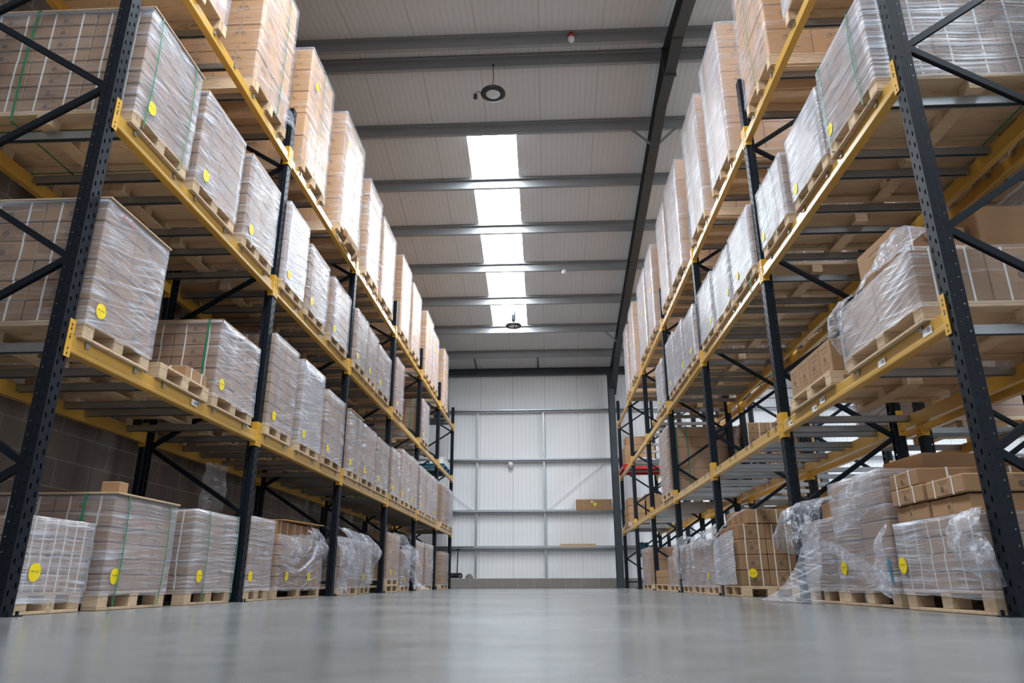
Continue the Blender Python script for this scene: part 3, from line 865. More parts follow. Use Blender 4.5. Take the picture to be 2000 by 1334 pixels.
LD['L1y'] = L(1, 18.2, 19.45, 2.55, 'P', 7, 3, 3, film='film_clear', look='wide tan carton load in whitish film', stick=None)
LD['L1z'] = L(1, 19.6, 20.4, 2.57, 'P', 7, 2, 3, film='film_dense', look='last brown carton load in cloudy film', stick=None)
# ---- left, middle shelf
LD['L2a'] = L(2, 3.76, 4.48, 3.91, 'S', 8, 2, 3, look='carton load with three green bands', film='film', lid='board', bands=(('y', .10), ('y', .60), ('x', .80)), stick=(.16, .11))
for i, (a, b, t, nz, kw) in enumerate([(4.60, 5.33, 3.89, 7, {'bands': (('x', .12),), 'lid': 'cap', 'look': GB}), (5.50, 6.20, 3.90, 8, {'lid': 'cap'}), (6.38, 7.12, 3.98, 4, {'film': 'film_dense'}), (7.24, 7.94, 3.85, 7, {'lid': 'cap'}),
        (8.14, 8.95, 3.85, 6, {'bands': (('x', .08),), 'look': GB}), (9.29, 9.98, 3.87, 4, {'bands': (('y', .3), ('y', .55))}), (10.02, 10.63, 3.84, 4, {}), (10.72, 11.62, 3.80, 5, {}), (11.95, 12.78, 4.02, 5, {})]):
    LD['L2', i] = L(2, a, b, t, 'S', nz, 2, 3, **kw)
LD['L2k'] = L(2, 14.6, 15.77, 3.95, 'S', 5, 3, 3, look='film-wrapped carton load beside an empty stretch', bands=(('x', .25),))
# ---- left, top shelf
for i, (a, b, t, kw) in enumerate([(3.86, 4.70, 5.95, {}), (5.31, 6.13, 6.15, {'bands': (('y', .55),), 'film': 'film_clear', 'look': 'tall tan cartons in loose clear film'}), (6.66, 7.51, 6.14, {'bands': (('y', .42),), 'film': 'film_clear', 'stick': (.2, 1.1)}),
        (8.10, 9.10, 6.32, {'stick': (.2, 1.3), 'bands': (('y', .6),)}), (9.50, 10.35, 6.13, {'stick': (.4, .9)}), (10.52, 11.50, 6.02, {'stick': (.4, .9)}), (12.15, 13.06, 6.09, {'stick': (.4, .8)}), (13.30, 14.25, 6.02, {'stick': None}), (15.0, 15.98, 6.06, {'stick': None}), (16.02, 16.90, 5.95, {'stick': (.4, .9)}), (17.87, 18.68, 6.09, {'stick': (.4, .9)})]):
    kw.setdefault('stick', None); kw.setdefault('look', TO)
    LD['L3', i] = L(3, a, b, t, 'O', 5, 2, 3, **kw)
# ---- left, floor
LD['L0a'] = L(0, 3.42, 4.24, .49, 'B', 4, 3, 3, film='film_flat', look='low carton load in cloudy bluish film', stick=(.085, .10), dx=.03, skirt=.06, tilt=.8)
LD['L0b'] = L(0, 4.36, 5.12, .675, 'S', 6, 2, 3, film='film_flat', look='green-banded carton load with small box on top', bands=(('y', .12), ('y', .64), ('x', .18)), stick=(.10, .085), dx=.0, lid='board')
LD['L0c'] = L(0, 5.42, 6.20, .69, 'S', 6, 2, 3, film='film_flat', look='carton load with bowed green bands', bands=(('y', .22, .02), ('y', .74, -.01)), stick=(.15, .095), dx=.0)
LD['L0d'] = L(0, 6.50, 7.05, .73, 'S', 6, 2, 3, film='film_flat', look='streaky film-wrapped load just past the second upright', stick=(.05, .10), dx=.0)
LD['L0e'] = L(0, 7.20, 8.66, .62, 'S', 5, 4, 3, film='film_clear', look='wide carton load under a torn film loop', stick=((.28, .11), (.98, .11)), dx=.0, film_top=0)
LD['L0f'] = L(0, 9.60, 10.42, .72, 'S', 5, 2, 3, film='film_flat', look='carton load with film hanging off it', stick=None, dx=.0)
LD['L0g'] = L(0, 10.52, 11.12, .72, 'P', 5, 2, 3, film='film_flat', look='carton load shrouded in hanging film', stick=(.12, .12), dx=.0)
LD['L0h'] = L(0, 12.25, 13.25, .96, 'S', 5, 2, 3, film='film_clear', look='carton load raised on two pallets', stick=(.25, .1), dx=.0, z0=.115)
LD['L0i'] = L(0, 13.45, 14.3, .74, 'P', 5, 2, 3, film='film_flat', look='carton load under a falling film sheet', stick=(.3, .1), dx=.0)
LD['L0j'] = L(0, 14.95, 15.82, .97, 'P', 5, 2, 3, look='tall brown carton load between plastic sheets', stick=(.3, .4), dx=.0)
LD['L0k'] = L(0, 16.15, 17.2, .97, 'P', 5, 2, 3, look='tall brown carton load in thin film', stick=(.3, .4), dx=.0)
LD['L0l'] = L(0, 18.6, 19.95, .90, 'P', 8, 3, 3, film='film_clear', look='wide flat-carton load near the cladding wall', stick=(.2, .1), dx=.0)
# ---- right, middle shelf
Q = lambda *a, **k: load('R', *a, **k)
GR = 'carton load with green bands in glossy film'
LD['R2a'] = Q(2, 3.70, 4.45, 3.73, 'S', 6, 2, 3, film='film_shiny', look=GR, bands=(('y', .16), ('y', .68), ('x', 1.0)), stick=(.66, .08))
for i, (a, b, t, nz, kw) in enumerate([(4.51, 5.21, 3.66, 6, {'stick': (.60, .05)}), (5.38, 6.09, 3.67, 6, {'bands': (('y', .25), ('y', .52)), 'look': GR, 'stick': (.62, .08)}), (6.36, 7.18, 3.74, 5, {'bands': (('y', .25),), 'look': GR, 'stick': (.55, .1)}),
        (7.24, 8.06, 3.72, 5, {'bands': (('y', .12), ('y', .6)), 'look': GR}), (8.10, 8.88, 3.79, 5, {'bands': (('y', .3),), 'look': GR}), (9.12, 9.95, 3.79, 6, {'stick': (.3, .1)}), (10.03, 10.72, 3.88, 6, {}), (10.78, 11.50, 3.95, 6, {'stick': (.4, .1)}), (11.82, 12.70, 3.88, 6, {'stick': (.5, .1)})]):
    LD['R2', i] = Q(2, a, b, t, 'S', nz, 2, 3, **{'film': 'film_dense', **kw})
# ---- right, top shelf
for i, (a, b, t, kw) in enumerate([(3.95, 4.84, 6.0, {}), (5.27, 6.05, 6.05, {'film': 'film_clear', 'bands': (('y', .40),)}), (6.74, 7.62, 6.36, {'bands': (('y', .62),)}), (8.02, 8.92, 6.36, {'bands': (('y', .5),)}), (9.55, 10.55, 6.34, {}), (10.72, 11.52, 6.27, {}), (12.3, 13.12, 6.26, {'stick': (.3, .8)}), (13.34, 14.5, 6.25, {'stick': (.5, .8)}), (15.38, 16.22, 6.34, {'stick': (.5, .8)}), (16.70, 17.5, 6.26, {})]):
    kw.setdefault('stick', None); kw.setdefault('look', 'tall stack of marked tan cartons under film')
    kw.setdefault('film', 'film_dense'); LD['R3', i] = Q(3, a, b, t, 'O', 5, 2, 3, **kw)
# ---- right, lowest shelf
LD['R1a'] = Q(1, 3.70, 4.74, 1.93, 'S', 1, 2, 3, film='film', look='low load of big cartons in bunched film', stick=None, film_top=.02, jit=.001)
LD['R1c'] = Q(1, 12.0, 13.0, 2.66, 'S', 6, 2, 3, film='film_clear', look='tall brown carton load with two green bands', bands=(('x', .14), ('x', .32)), stick=None)
# ---- right, floor
LD['R0a'] = Q(0, 3.50, 4.44, .47, 'B', 4, 3, 3, film='film_flat', look='low wrapped load with loose cartons on top', stick=(.80, .13), dx=-.03)
LD['R0b'] = Q(0, 4.56, 5.36, .82, 'P', 7, 2, 2, film='film_flat', look='tall leaning carton load in tangled film', stick=(.70, .13), dx=-.02, tilt=1.2)
LD['R0c'] = Q(0, 5.43, 6.12, .60, 'P', 5, 2, 3, film='film_flat', look='carton load buried under torn film', stick=None, dx=.0)
LD['R0d'] = Q(0, 8.18, 9.2, .76, 'S', 4, 2, 2, D=.62, film=None, look='bare brown carton load with white bands', stick=None, dx=.0, far=True)
LD['R0e'] = Q(0, 9.26, 10.02, .68, 'S', 4, 2, 3, film='film_flat', look='dull film-wrapped load under a film sheet', stick=(.5, .12), dx=.0)
LD['R0f'] = Q(0, 10.08, 10.9, .70, 'S', 4, 2, 3, film='film_flat', look='cloudy film-wrapped load behind the third upright', stick=None, dx=.0)
LD['R0g'] = Q(0, 10.95, 11.75, .69, 'S', 4, 2, 3, film='film_flat', look='film-wrapped load with a crumpled collar', stick=None, dx=.0)
LD['R0h'] = Q(0, 12.1, 13.0, .56, 'S', 4, 3, 3, film='film_clear', look='short brown carton load with plastic bundle', stick=None, dx=.0)
LD['R0i'] = Q(0, 13.15, 14.7, .36, 'P', 2, 5, 3, film=None, look='low pallet of small brown cartons', stick=None, dx=.0)
LD['R0j'] = Q(0, 15.6, 17.0, .85, 'P', 3, 2, 2, film='film_clear', look='large brown carton load near the last upright', stick=None, dx=.05)
# unwrapped cartons and film on the bare load
sticker(LD['R0d'][0], 'R', .10, .11 + .13, 3, nrm=-1, W=1.02)
# ---- rear rack seen through the openings
G = lambda *a, **k: load('B', *a, dx=.03, **k)
for i, (a, b, t) in enumerate([(4.4, 5.2, 2.75), (6.66, 7.6, 2.25), (11.95, 12.9, 2.72), (13.0, 13.9, 2.72)]): G(1, a, b, t, 'S' if i > 1 else 'P', 6, 2, 3, film=None if i > 1 else 'film_dense', look='brown carton load glimpsed behind the front rack', stick=None)
for i, (a, b) in enumerate([(3.7, 4.5), (4.6, 5.4), (5.45, 6.2), (6.4, 7.2), (7.3, 8.1), (9.2, 10.0)]): G(2, a, b, 3.75, 'P', 5, 2, 3, look='film-wrapped load above the rear rack beam', stick=None)
for i, (a, b, t) in enumerate([(5.0, 5.8, .98), (6.6, 7.6, 1.04), (9.4, 10.3, .7)]): G(0, a, b, t, 'P', 4, 2, 3, film=None, look='plain brown carton load on the floor', stick=None)

# support bars of the empty stretches
for b0, lst in ((6.32, [.15, .38, .95, 1.15, 1.62, 1.85, 2.35, 2.58]), (9.12, [.15, .4, .95, 1.2, 1.75, 1.95, 2.45, 2.65]), (11.92, [1.5, 1.75, 2.3, 2.6]), (14.72, [.4, .9, 1.5, 2.1]), (17.52, [.5, 1.0, 1.8, 2.4]), (3.52, [2.55])):
    for q in lst: sbar('R', b0 + q, 1)
for q in (13.2, 13.7, 14.2, 15.3, 16.2, 18.1, 19.2): sbar('R', q, 2)
for q in (4.68, 5.20): sbar('L', q, 1)
for q in (13.2, 13.9, 16.2, 17.0, 18.5, 19.6): sbar('L', q, 2)
for q in (5.0, 14.6, 17.3, 19.2): sbar('L', q, 3)
for q in (6.3 + .3, 9.0, 9.6, 10.4, 11.2): sbar('B', q, 1)
for q in (8.4, 8.9, 10.6, 11.2): sbar('B', q, 2)

# ------------------------------------------------------------------ loose pallets, cartons, crates
def loose_pallet(side, y0, y1, z, label, dx=-.03, D=1.2):
    (loc, rz) = place(side, (y0 + y1) / 2, z, dx)
    o, h = pallet('block', D, y1 - y0, None, y0 < 7)
    o.location = loc; o.rotation_euler = (0, 0, rz)
    tag(o, label, 'pallet', 'loose wooden pallets'); return o
def loose_carton(side, style, D, W, H, y, z, dx, rz, label, group, film=False):
    (loc, r0) = place(side, y, z, dx)
    o = link('carton', carton_mesh(style, D, W, H), None, loc, r0 + R(rz))
    tag(o, label, 'carton', group); return o
loose_pallet('L', 4.56, 5.29, LEV[1] + .002, 'part-emptied wooden pallet with one carton, lowest shelf of block-wall rack')
loose_carton('L', 'band', .52, .34, .098, 5.12, LEV[1] + .1135, -.005, 0, 'single white-banded carton on the part-emptied pallet of the block-wall rack', 'loose cartons')
loose_carton('L', 'plain', .12, .11, .07, 4.46, .701, .02, 3, 'small open carton perched on the green-banded floor load', 'loose cartons')
loose_pallet('L', 12.25, 13.25, .002, 'lower pallet under the raised carton load on the floor', dx=.0)
# R0a: loose cartons on the low load
for (D, W, H, y, z, dx, a, st, lab) in ((.62, .40, .096, 4.31, .481, .02, -2, 'taped', 'taped brown carton at the bottom of the loose stack, farther along'), (.62, .40, .094, 3.90, .481, .02, -1, 'taped', 'taped brown carton at the bottom of the loose stack, by the upright'),
        (.62, .40, .095, 4.30, .578, .0, -1.5, 'both', 'white-banded carton in the middle of the loose stack, farther along'), (.62, .40, .096, 3.89, .578, .0, -2, 'both', 'white-banded carton in the middle of the loose stack, by the upright'),
        (.68, .39, .095, 4.35, .675, .02, -3, 'both', 'white-banded carton topping the loose stack on the low wrapped load'), (.5, .4, .11, 4.0, .481, .66, 0, 'plain', 'carton behind the loose stack, under another carton'), (.5, .4, .10, 3.98, .592, .70, 2, 'plain', 'carton set back behind the loose stack, upper of two')):
    loose_carton('R', st, D, W, H, y, z, dx, a, lab, 'loose cartons on the low wrapped load')
loose_carton('R', 'plain', .5, .5, .13, 5.0, .828, .35, 4, 'open pale carton lid on top of the tall leaning load', 'loose cartons')
loose_carton('R', 'plain', .55, .55, .14, 5.72, .606, .12, -3, 'open brown carton on the load buried under torn film', 'loose cartons')
loose_carton('R', 'mark', .6, .4, .17, 8.83, .766, .1, 0, 'white-banded carton topping the bare floor load, set back', 'loose cartons')
loose_carton('R', 'mark', .45, .4, .16, 8.4, .766, .12, 2, 'white-banded carton topping the bare floor load, in front', 'loose cartons')
loose_carton('R', 'mark', .45, .4, .14, 9.7, .686, .1, 0, 'brown carton showing above the film of the dull wrapped load', 'loose cartons')
# R1a: upper cartons behind the bunched film
for (D, W, H, y, z, dx, a, st, lab) in ((.46, .46, .30, 4.25, 1.936, .05, 3, 'mark', 'big carton half under bunched film on the lowest shelf'), (.36, .42, .40, 4.18, 1.936, .55, 0, 'plain', 'large plain carton second from the back above the bunched film'), (.30, .46, .40, 4.16, 1.936, .92, 2, 'plain', 'large plain carton at the back above the bunched film')):
    loose_carton('R', st, D, W, H, y, z, dx, a, lab, 'large cartons above the bunched film')
# R1b: single layer of cartons
loose_pallet('R', 5.03, 5.92, LEV[1] + .002, 'wooden pallet carrying one layer of cartons, lowest shelf by steel column')
for i in range(4): loose_carton('R', 'mark', .40, .215, .25, 5.145 + i * .222, LEV[1] + .1135, .0, 0, 'taped carton in the single layer, %s from the aisle mouth' % ORD[i], 'cartons in the single layer')
for i in range(4): loose_carton('R', 'plain', .40, .215, .25, 5.145 + i * .222, LEV[1] + .1135, .41, 0, 'carton in the single layer second row, %s from the aisle mouth' % ORD[i], 'cartons in the single layer')
# right, last bay: lowest shelf cartons, middle shelf tan boxes, red pallet
loose_pallet('R', 18.6, 19.7, LEV[1] + .002, 'wooden pallet under brown cartons in the last bay by steel column')
for lyr in range(3):
    for i in range(3): 
        if lyr == 2 and i == 2: continue
        loose_carton('R', 'plain', .42, .35, .20, 18.8 + i * .36, LEV[1] + .1135 + lyr * .203, .0, 0, 'brown carton in last bay pile, %s layer, %s along' % (ORD[lyr], ORD[i]), 'brown cartons in the last bay')
for i in range(2): loose_carton('R', 'plain', .44, .5, .7, 18.9 + i * .52, LEV[1] + .1135, .46 + .0, 0, 'tall brown carton at the back of the last bay pile, %s' % ('nearer aisle mouth' if i == 0 else 'by the cladding wall'), 'brown cartons in the last bay')
m = MB()
for yy in (-.6, -.05, .5): m.box((0, yy, 0), (1.2, yy + .1, .10), 0, .004)
m.box((0, -.6, .101), (1.2, .6, .125), 0, .004); m.box((-.01, -.62, .02), (0, .62, .10), 0, .003)
(loc, rz) = place('R', 19.55, LEV[2] + .002, -.04)
o = m.build('plastic_pallet', 'red_plastic', None, loc); tag(o, 'red pallet on the middle shelf at the far end by steel column', 'pallet')
for (D, W, H, y, dx, z, lab) in ((.8, .75, .55, 19.55, .05, .129, 'large tan carton on the red pallet'), (.7, .6, .24, 19.5, .1, .682, 'flatter brown carton on top of the large tan carton')):
    loose_carton('R', 'plain', D, W, H, y, LEV[2] + z, dx, 0, lab, 'cartons on the red pallet')
m = sheet([[(0, 0, .05), (.3, 0, .09), (.7, .05, .06)], [(.0, .4, .06), (.3, .4, .16), (.7, .42, .09)], [(.0, .8, .05), (.3, .85, .11), (.75, .8, .06)]], 14, 14, .03, 5)
(loc, rz) = place('R', 17.7, LEV[2] - .02, .1); o = m.build('plastic_sheet', 'pale_blue_plastic', None, loc, True); tag(o, 'pale blue plastic sheet folded on the bars before the red pallet', 'plastic sheet')
# rolled blue tubes leaning in the far corner
for i, (x, y) in enumerate(((2.28, 19.2), (2.42, 19.35))):
    m = MB().tube([(0, 0, 0), (-.12, .5, 1.1)], .07, 14); m.tube([(0, 0, .0), (-.12, .5, 1.1)], .03, 10)
    o = m.build('plastic_roll', 'blue_plastic', None, (x + .35, y, .03), True); tag(o, 'blue plastic roll leaning in the corner by steel column, %s' % ('front one' if i == 0 else 'rear one'), 'roll', 'blue rolls in the corner')
# left, far middle shelf: white crates over a blue pallet
m = MB()
for yy in (-.6, -.05, .5): m.box((0, yy, 0), (1.2, yy + .1, .09), 0, .004)
m.box((0, -.62, .091), (1.2, .62, .115), 0, .004)
(loc, rz) = place('L', 19.05, LEV[2] + .002, -.02)
o = m.build('plastic_pallet', 'pallet_blue', None, loc); o.rotation_euler = (0, 0, rz); tag(o, 'blue pallet carrying white crates on the middle shelf, block-wall rack', 'pallet')
def crate():
    m = MB(); a, b, h = .19, .14, .17
    m.box((-a, -b, 0), (a, b, .01)); m.box((-a, -b, .01), (-a + .008, b, h)); m.box((a - .008, -b, .01), (a, b, h)); m.box((-a, -b, .01), (a, -b + .008, h)); m.box((-a, b - .008, .01), (a, b, h))
    for z in (.05, .09, .13):
        for y in (-.07, 0, .07): m.box((-a - .002, y - .02, z), (-a, y + .02, z + .012), 1)
    m.box((-a - .008, -b - .008, h - .02), (a + .008, b + .008, h - .002))
    return m.mesh('crate', ['white_plastic', 'bag_grey'])
CR = crate()
for i in range(4):
    for j in range(2):
        (loc, rz) = place('L', 18.60 + i * .30, LEV[2] + .118, .18 + j * .42)
        o = link('crate', CR, None, loc, rz); tag(o, 'white slotted crate on the blue pallet, %s row, %s from aisle mouth' % ('front' if j == 0 else 'back', ORD[i]), 'crate', 'white crates on the blue pallet')
# left, far top shelf: dark bags
for i, (y, r, h) in enumerate(((19.25, .20, .62), (19.75, .17, .34))):
    m = MB(); prof = [(0.02, 0), (r, .02), (r * 1.1, h * .35), (r * .95, h * .75), (r * .5, h * .96), (.01, h)]
    m.lathe(prof, 18)
    m.v = [(x + .03 * mnoise.noise((x * 6, y_ * 6, z * 6)), y_ + .03 * mnoise.noise((x * 6 + 5, y_ * 6, z * 6)), z) for x, y_, z in m.v]
    (loc, rz) = place('L', y, LEV[3] + .008, .22); o = m.build('sack', 'bag_grey', None, loc, True); tag(o, 'dark grey sack on the top shelf at the far end, %s' % ('taller one' if i == 0 else 'shorter one'), 'sack', 'dark sacks on the top shelf')
    for q in (y - .1, y + .1): sbar('L', q, 3)

# ------------------------------------------------------------------ torn and loose film (parts of their loads)
def add_film(key, ctrl, nu=20, nv=20, amp=.02, seed=1, mat='film_crumpled', freq=9):
    t = LD[key][0]; inv = t.matrix_basis.inverted()
    c = [[tuple(inv @ Vector(p)) for p in row] for row in ctrl]
    return sheet(c, nu, nv, amp, seed, freq).build('torn_film', mat, t, smooth=True)
# drape over the right floor load, falling to the floor in front of the second upright
add_film('R0c', [[(2.5, 5.38, .76), (2.45, 5.75, .78), (2.4, 6.15, .74), (2.3, 6.45, .66)], [(2.06, 5.42, .72), (2.03, 5.75, .75), (2.0, 6.2, .72), (2.02, 6.5, .60)], [(2.0, 5.45, .55), (1.98, 5.75, .55), (1.95, 6.1, .50), (1.98, 6.48, .42)], [(2.0, 5.47, .38), (1.98, 5.62, .38), (1.97, 5.8, .36), (2.0, 6.0, .36)]], 26, 26, .022, 3)
add_film('R0c', [[(2.0, 5.48, .46), (1.99, 5.62, .46), (1.97, 5.75, .44)], [(1.98, 5.46, .30), (1.96, 5.66, .28), (1.93, 5.9, .26)], [(1.95, 5.46, .12), (1.90, 5.75, .12), (1.85, 6.1, .10)], [(1.95, 5.45, .012), (1.82, 5.8, .012), (1.75, 6.3, .012)]], 26, 20, .012, 8, 'film', 6)
add_film('R0c', [[(2.04, 5.36, .42), (2.02, 5.5, .44), (2.03, 5.6, .43)], [(2.03, 5.36, .35), (1.99, 5.5, .36), (2.02, 5.6, .35)], [(2.04, 5.38, .28), (2.01, 5.5, .29), (2.03, 5.6, .30)]], 14, 14, .018, 12)
# tangled film over the tall leaning load
add_film('R0b', [[(2.03, 4.58, .84), (2.02, 4.8, .80), (2.02, 5.05, .74)], [(2.02, 4.56, .72), (2.0, 4.8, .66), (2.0, 5.1, .58)], [(2.03, 4.58, .58), (2.01, 4.85, .52), (2.0, 5.2, .44)]], 20, 20, .018, 4)
add_film('R0b', [[(2.02, 5.36, .44), (2.02, 5.36, .36)], [(2.0, 5.05, .36), (2.0, 5.05, .26)], [(1.99, 4.72, .27), (1.99, 4.72, .15)], [(2.0, 4.46, .20), (2.0, 4.46, .04)]], 24, 8, .010, 6)
add_film('R0b', [[(2.05, 4.50, .48), (2.03, 4.58, .44)], [(2.0, 4.48, .34), (1.99, 4.62, .28)], [(1.99, 4.46, .18), (1.99, 4.58, .14)], [(2.02, 4.44, .07), (2.02, 4.5, .05)]], 20, 10, .018, 7)
m = MB(); 
# bulging bag of film on the low load beside the first upright
add_film('R0a', [[(2.06, 3.74, .455), (2.04, 3.66, .48), (2.08, 3.56, .485)], [(2.02, 3.78, .38), (1.97, 3.66, .40), (2.03, 3.52, .40)], [(2.02, 3.78, .28), (1.97, 3.62, .28), (2.04, 3.46, .28)], [(2.05, 3.64, .18), (2.02, 3.56, .14), (2.06, 3.46, .14)]], 22, 22, .022, 9)
m = sheet([[(-.018, .47, .30), (-.020, .44, .31)], [(-.020, .47, .22), (-.020, .44, .20)], [(-.020, .45, .16), (-.020, .43, .15)]], 8, 4, .004, 2); m.build('film_scrap', 'teal_film', LD['R0b'][0], (0, -.82, -.02), True)
# bunched film on the right lowest shelf
add_film('R1a', [[(2.05, 4.62, 1.60), (2.04, 4.74, 1.64), (2.10, 4.86, 1.66)], [(2.02, 4.60, 1.78), (1.99, 4.76, 1.80), (2.08, 4.90, 1.78)], [(2.03, 4.58, 1.92), (2.02, 4.72, 1.96), (2.12, 4.88, 1.90)], [(2.12, 4.5, 2.0), (2.14, 4.7, 2.02), (2.25, 4.8, 1.95)]], 20, 20, .022, 11)
add_film('R1a', [[(2.06, 3.72, 1.93), (2.06, 4.1, 1.97), (2.08, 4.5, 1.94)], [(2.2, 3.74, 2.05), (2.2, 4.05, 2.24), (2.2, 4.45, 2.12)], [(2.45, 3.75, 1.96), (2.45, 4.05, 2.10), (2.4, 4.4, 2.20)]], 20, 24, .022, 13)
# left floor: film loop, hanging films, film fallen on the floor
add_film('L0e', [[(-2.66, 7.24, .60), (-2.63, 7.6, .64), (-2.64, 8.0, .66), (-2.68, 8.3, .70)], [(-2.65, 7.22, .48), (-2.61, 7.6, .50), (-2.61, 8.0, .52), (-2.66, 8.25, .60)], [(-2.66, 7.24, .36), (-2.62, 7.55, .34), (-2.64, 7.85, .40), (-2.66, 8.1, .52)]], 20, 28, .012, 21, 'film_crumpled')
pts = [(-2.64, 7.22, .34), (-2.61, 7.45, .28), (-2.60, 7.65, .27), (-2.61, 7.9, .33), (-2.60, 8.1, .42), (-2.61, 8.22, .55), (-2.63, 8.18, .66), (-2.65, 8.02, .70)]
inv = LD['L0e'][0].matrix_basis.inverted()
MB().tube([inv @ Vector(p) for p in pts], [.010, .016, .012, .018, .020, .024, .022, .014], 8).build('film_rope', 'film_crumpled', LD['L0e'][0], smooth=True)
add_film('L0e', [[(-2.72, 8.2, .80), (-2.68, 8.45, .74), (-2.67, 8.7, .66)], [(-2.66, 8.25, .66), (-2.62, 8.5, .60), (-2.63, 8.72, .52)], [(-2.66, 8.35, .50), (-2.63, 8.48, .46), (-2.64, 8.66, .40)]], 16, 16, .022, 22)
add_film('L0f', [[(-2.70, 9.2, .74), (-2.62, 9.5, .72), (-2.64, 9.9, .66)], [(-2.62, 9.2, .50), (-2.56, 9.45, .48), (-2.58, 9.85, .44)], [(-2.62, 9.15, .25), (-2.57, 9.35, .22), (-2.60, 9.6, .22)], [(-2.62, 9.12, .015), (-2.55, 9.3, .015), (-2.58, 9.5, .02)]], 24, 20, .025, 23)
add_film('L0f', [[(-2.80, 9.6, .86), (-2.74, 10.0, .86), (-2.74, 10.5, .84)], [(-2.66, 9.65, .74), (-2.62, 10.0, .74), (-2.62, 10.5, .72)], [(-2.65, 9.7, .5), (-2.62, 10.0, .52), (-2.62, 10.5, .5)], [(-2.65, 9.75, .2), (-2.63, 10.0, .2), (-2.64, 10.42, .2)]], 20, 20, .012, 24, 'film_loose')
add_film('L0g', [[(-2.75, 10.55, .84), (-2.68, 10.9, .82), (-2.62, 11.25, .70)], [(-2.63, 10.55, .72), (-2.58, 10.9, .70), (-2.55, 11.3, .58)], [(-2.63, 10.58, .45), (-2.59, 10.9, .42), (-2.6, 11.1, .40)], [(-2.64, 10.6, .15), (-2.61, 10.9, .14), (-2.63, 11.05, .14)]], 20, 18, .015, 25, 'film_loose')
add_film('L0h', [[(-2.75, 12.9, 1.0), (-2.62, 13.3, .98), (-2.58, 13.6, .88)], [(-2.68, 13.1, .88), (-2.58, 13.4, .86), (-2.56, 13.7, .74)], [(-2.66, 13.2, .78), (-2.60, 13.4, .72), (-2.58, 13.6, .68)]], 16, 16, .015, 26, 'film_loose')
add_film('L0i', [[(-2.70, 13.45, .80), (-2.62, 14.0, .84), (-2.58, 14.6, .76)], [(-2.62, 13.5, .62), (-2.56, 14.0, .62), (-2.55, 14.65, .56)], [(-2.63, 13.55, .40), (-2.58, 14.0, .36), (-2.58, 14.4, .34)], [(-2.62, 14.2, .18), (-2.56, 14.35, .16), (-2.52, 14.5, .16)], [(-2.58, 14.3, .03), (-2.45, 14.5, .03), (-2.35, 14.9, .02)]], 26, 18, .018, 27, 'film_loose')
# right floor: sheet over the bare load and its neighbours
add_film('R0d', [[(2.30, 8.2, .95), (2.18, 8.6, .90), (2.10, 9.0, .74)], [(2.10, 8.3, .85), (2.06, 8.7, .76), (2.05, 9.2, .66)], [(2.06, 8.75, .7), (2.05, 9.0, .66), (2.04, 9.4, .58)]], 18, 18, .012, 31, 'film')
add_film('R0d', [[(2.055, 8.2, .70), (2.05, 8.7, .68), (2.05, 9.2, .62)], [(2.05, 8.2, .4), (2.045, 8.7, .4), (2.05, 9.2, .4)], [(2.055, 8.2, .13), (2.05, 8.7, .12), (2.05, 9.2, .13)]], 16, 16, .008, 32, 'film_dense')
add_film('R0e', [[(2.35, 9.3, .86), (2.30, 9.9, .90), (2.30, 10.6, .86)], [(2.10, 9.3, .72), (2.08, 9.9, .74), (2.08, 10.7, .76)], [(2.05, 9.3, .6), (2.04, 9.9, .58), (2.04, 10.6, .6)]], 18, 20, .022, 33)
add_film('R0g', [[(2.20, 11.2, .80), (2.1, 11.7, .84), (2.1, 12.1, .74)], [(2.06, 11.3, .62), (2.02, 11.7, .62), (2.03, 12.1, .58)], [(2.05, 11.4, .4), (2.02, 11.7, .38), (2.04, 12.0, .36)], [(2.06, 11.5, .2), (2.03, 11.7, .18), (2.05, 12.0, .2)]], 20, 16, .022, 34)
# bits hanging on upper loads
add_film(('L3', 1), [[(-2.62, 6.02, 4.85), (-2.60, 6.16, 4.85)], [(-2.61, 6.0, 4.72), (-2.57, 6.18, 4.7)], [(-2.60, 5.95, 4.63), (-2.54, 6.22, 4.62)]], 12, 8, .02, 41, 'film_clear')
m = sheet([[(-.03, .40, .12), (-.035, 0, .12), (-.03, -.40, .12)], [(-.06, .42, .06), (-.09, 0, .07), (-.06, -.42, .05)], [(-.05, .42, -.02), (-.10, .0, -.04), (-.06, -.42, -.05)]], 10, 20, .02, 43); m.build('loose_flap', 'cardboard', LD['L3', 3][0], smooth=True)
inv = None
MB().tube([(-.03, .335, .12), (-.045, .30, .06), (-.05, .26, .0), (-.045, .24, .06), (-.03, .23, .14)], .006, 6).build('film_loop', 'film_crumpled', LD['L2', 1][0], smooth=True)
m = MB(); m.tube([(-.03, -.37, .0), (-.045, -.375, -.06), (-.04, -.36, -.13), (-.05, -.37, -.20)], .004, 5); m.tube([(-.03, -.36, .0), (-.04, -.34, -.06), (-.05, -.34, -.15), (-.045, -.33, -.18)], .004, 5); m.build('strap_end', 'strap_green', LD['R2', 2][0])
m = sheet([[(-3.60, 7.35, 1.38), (-3.56, 7.75, 1.40)], [(-3.62, 7.35, 1.0), (-3.55, 7.8, 1.0)], [(-3.62, 7.3, .86), (-3.61, 7.75, .85)]], 20, 12, .03, 51)
o = m.build('plastic_sheet', 'film_loose', smooth=True); tag(o, 'clear plastic sheet hanging at the back of the block-wall rack above the floor loads', 'plastic sheet')
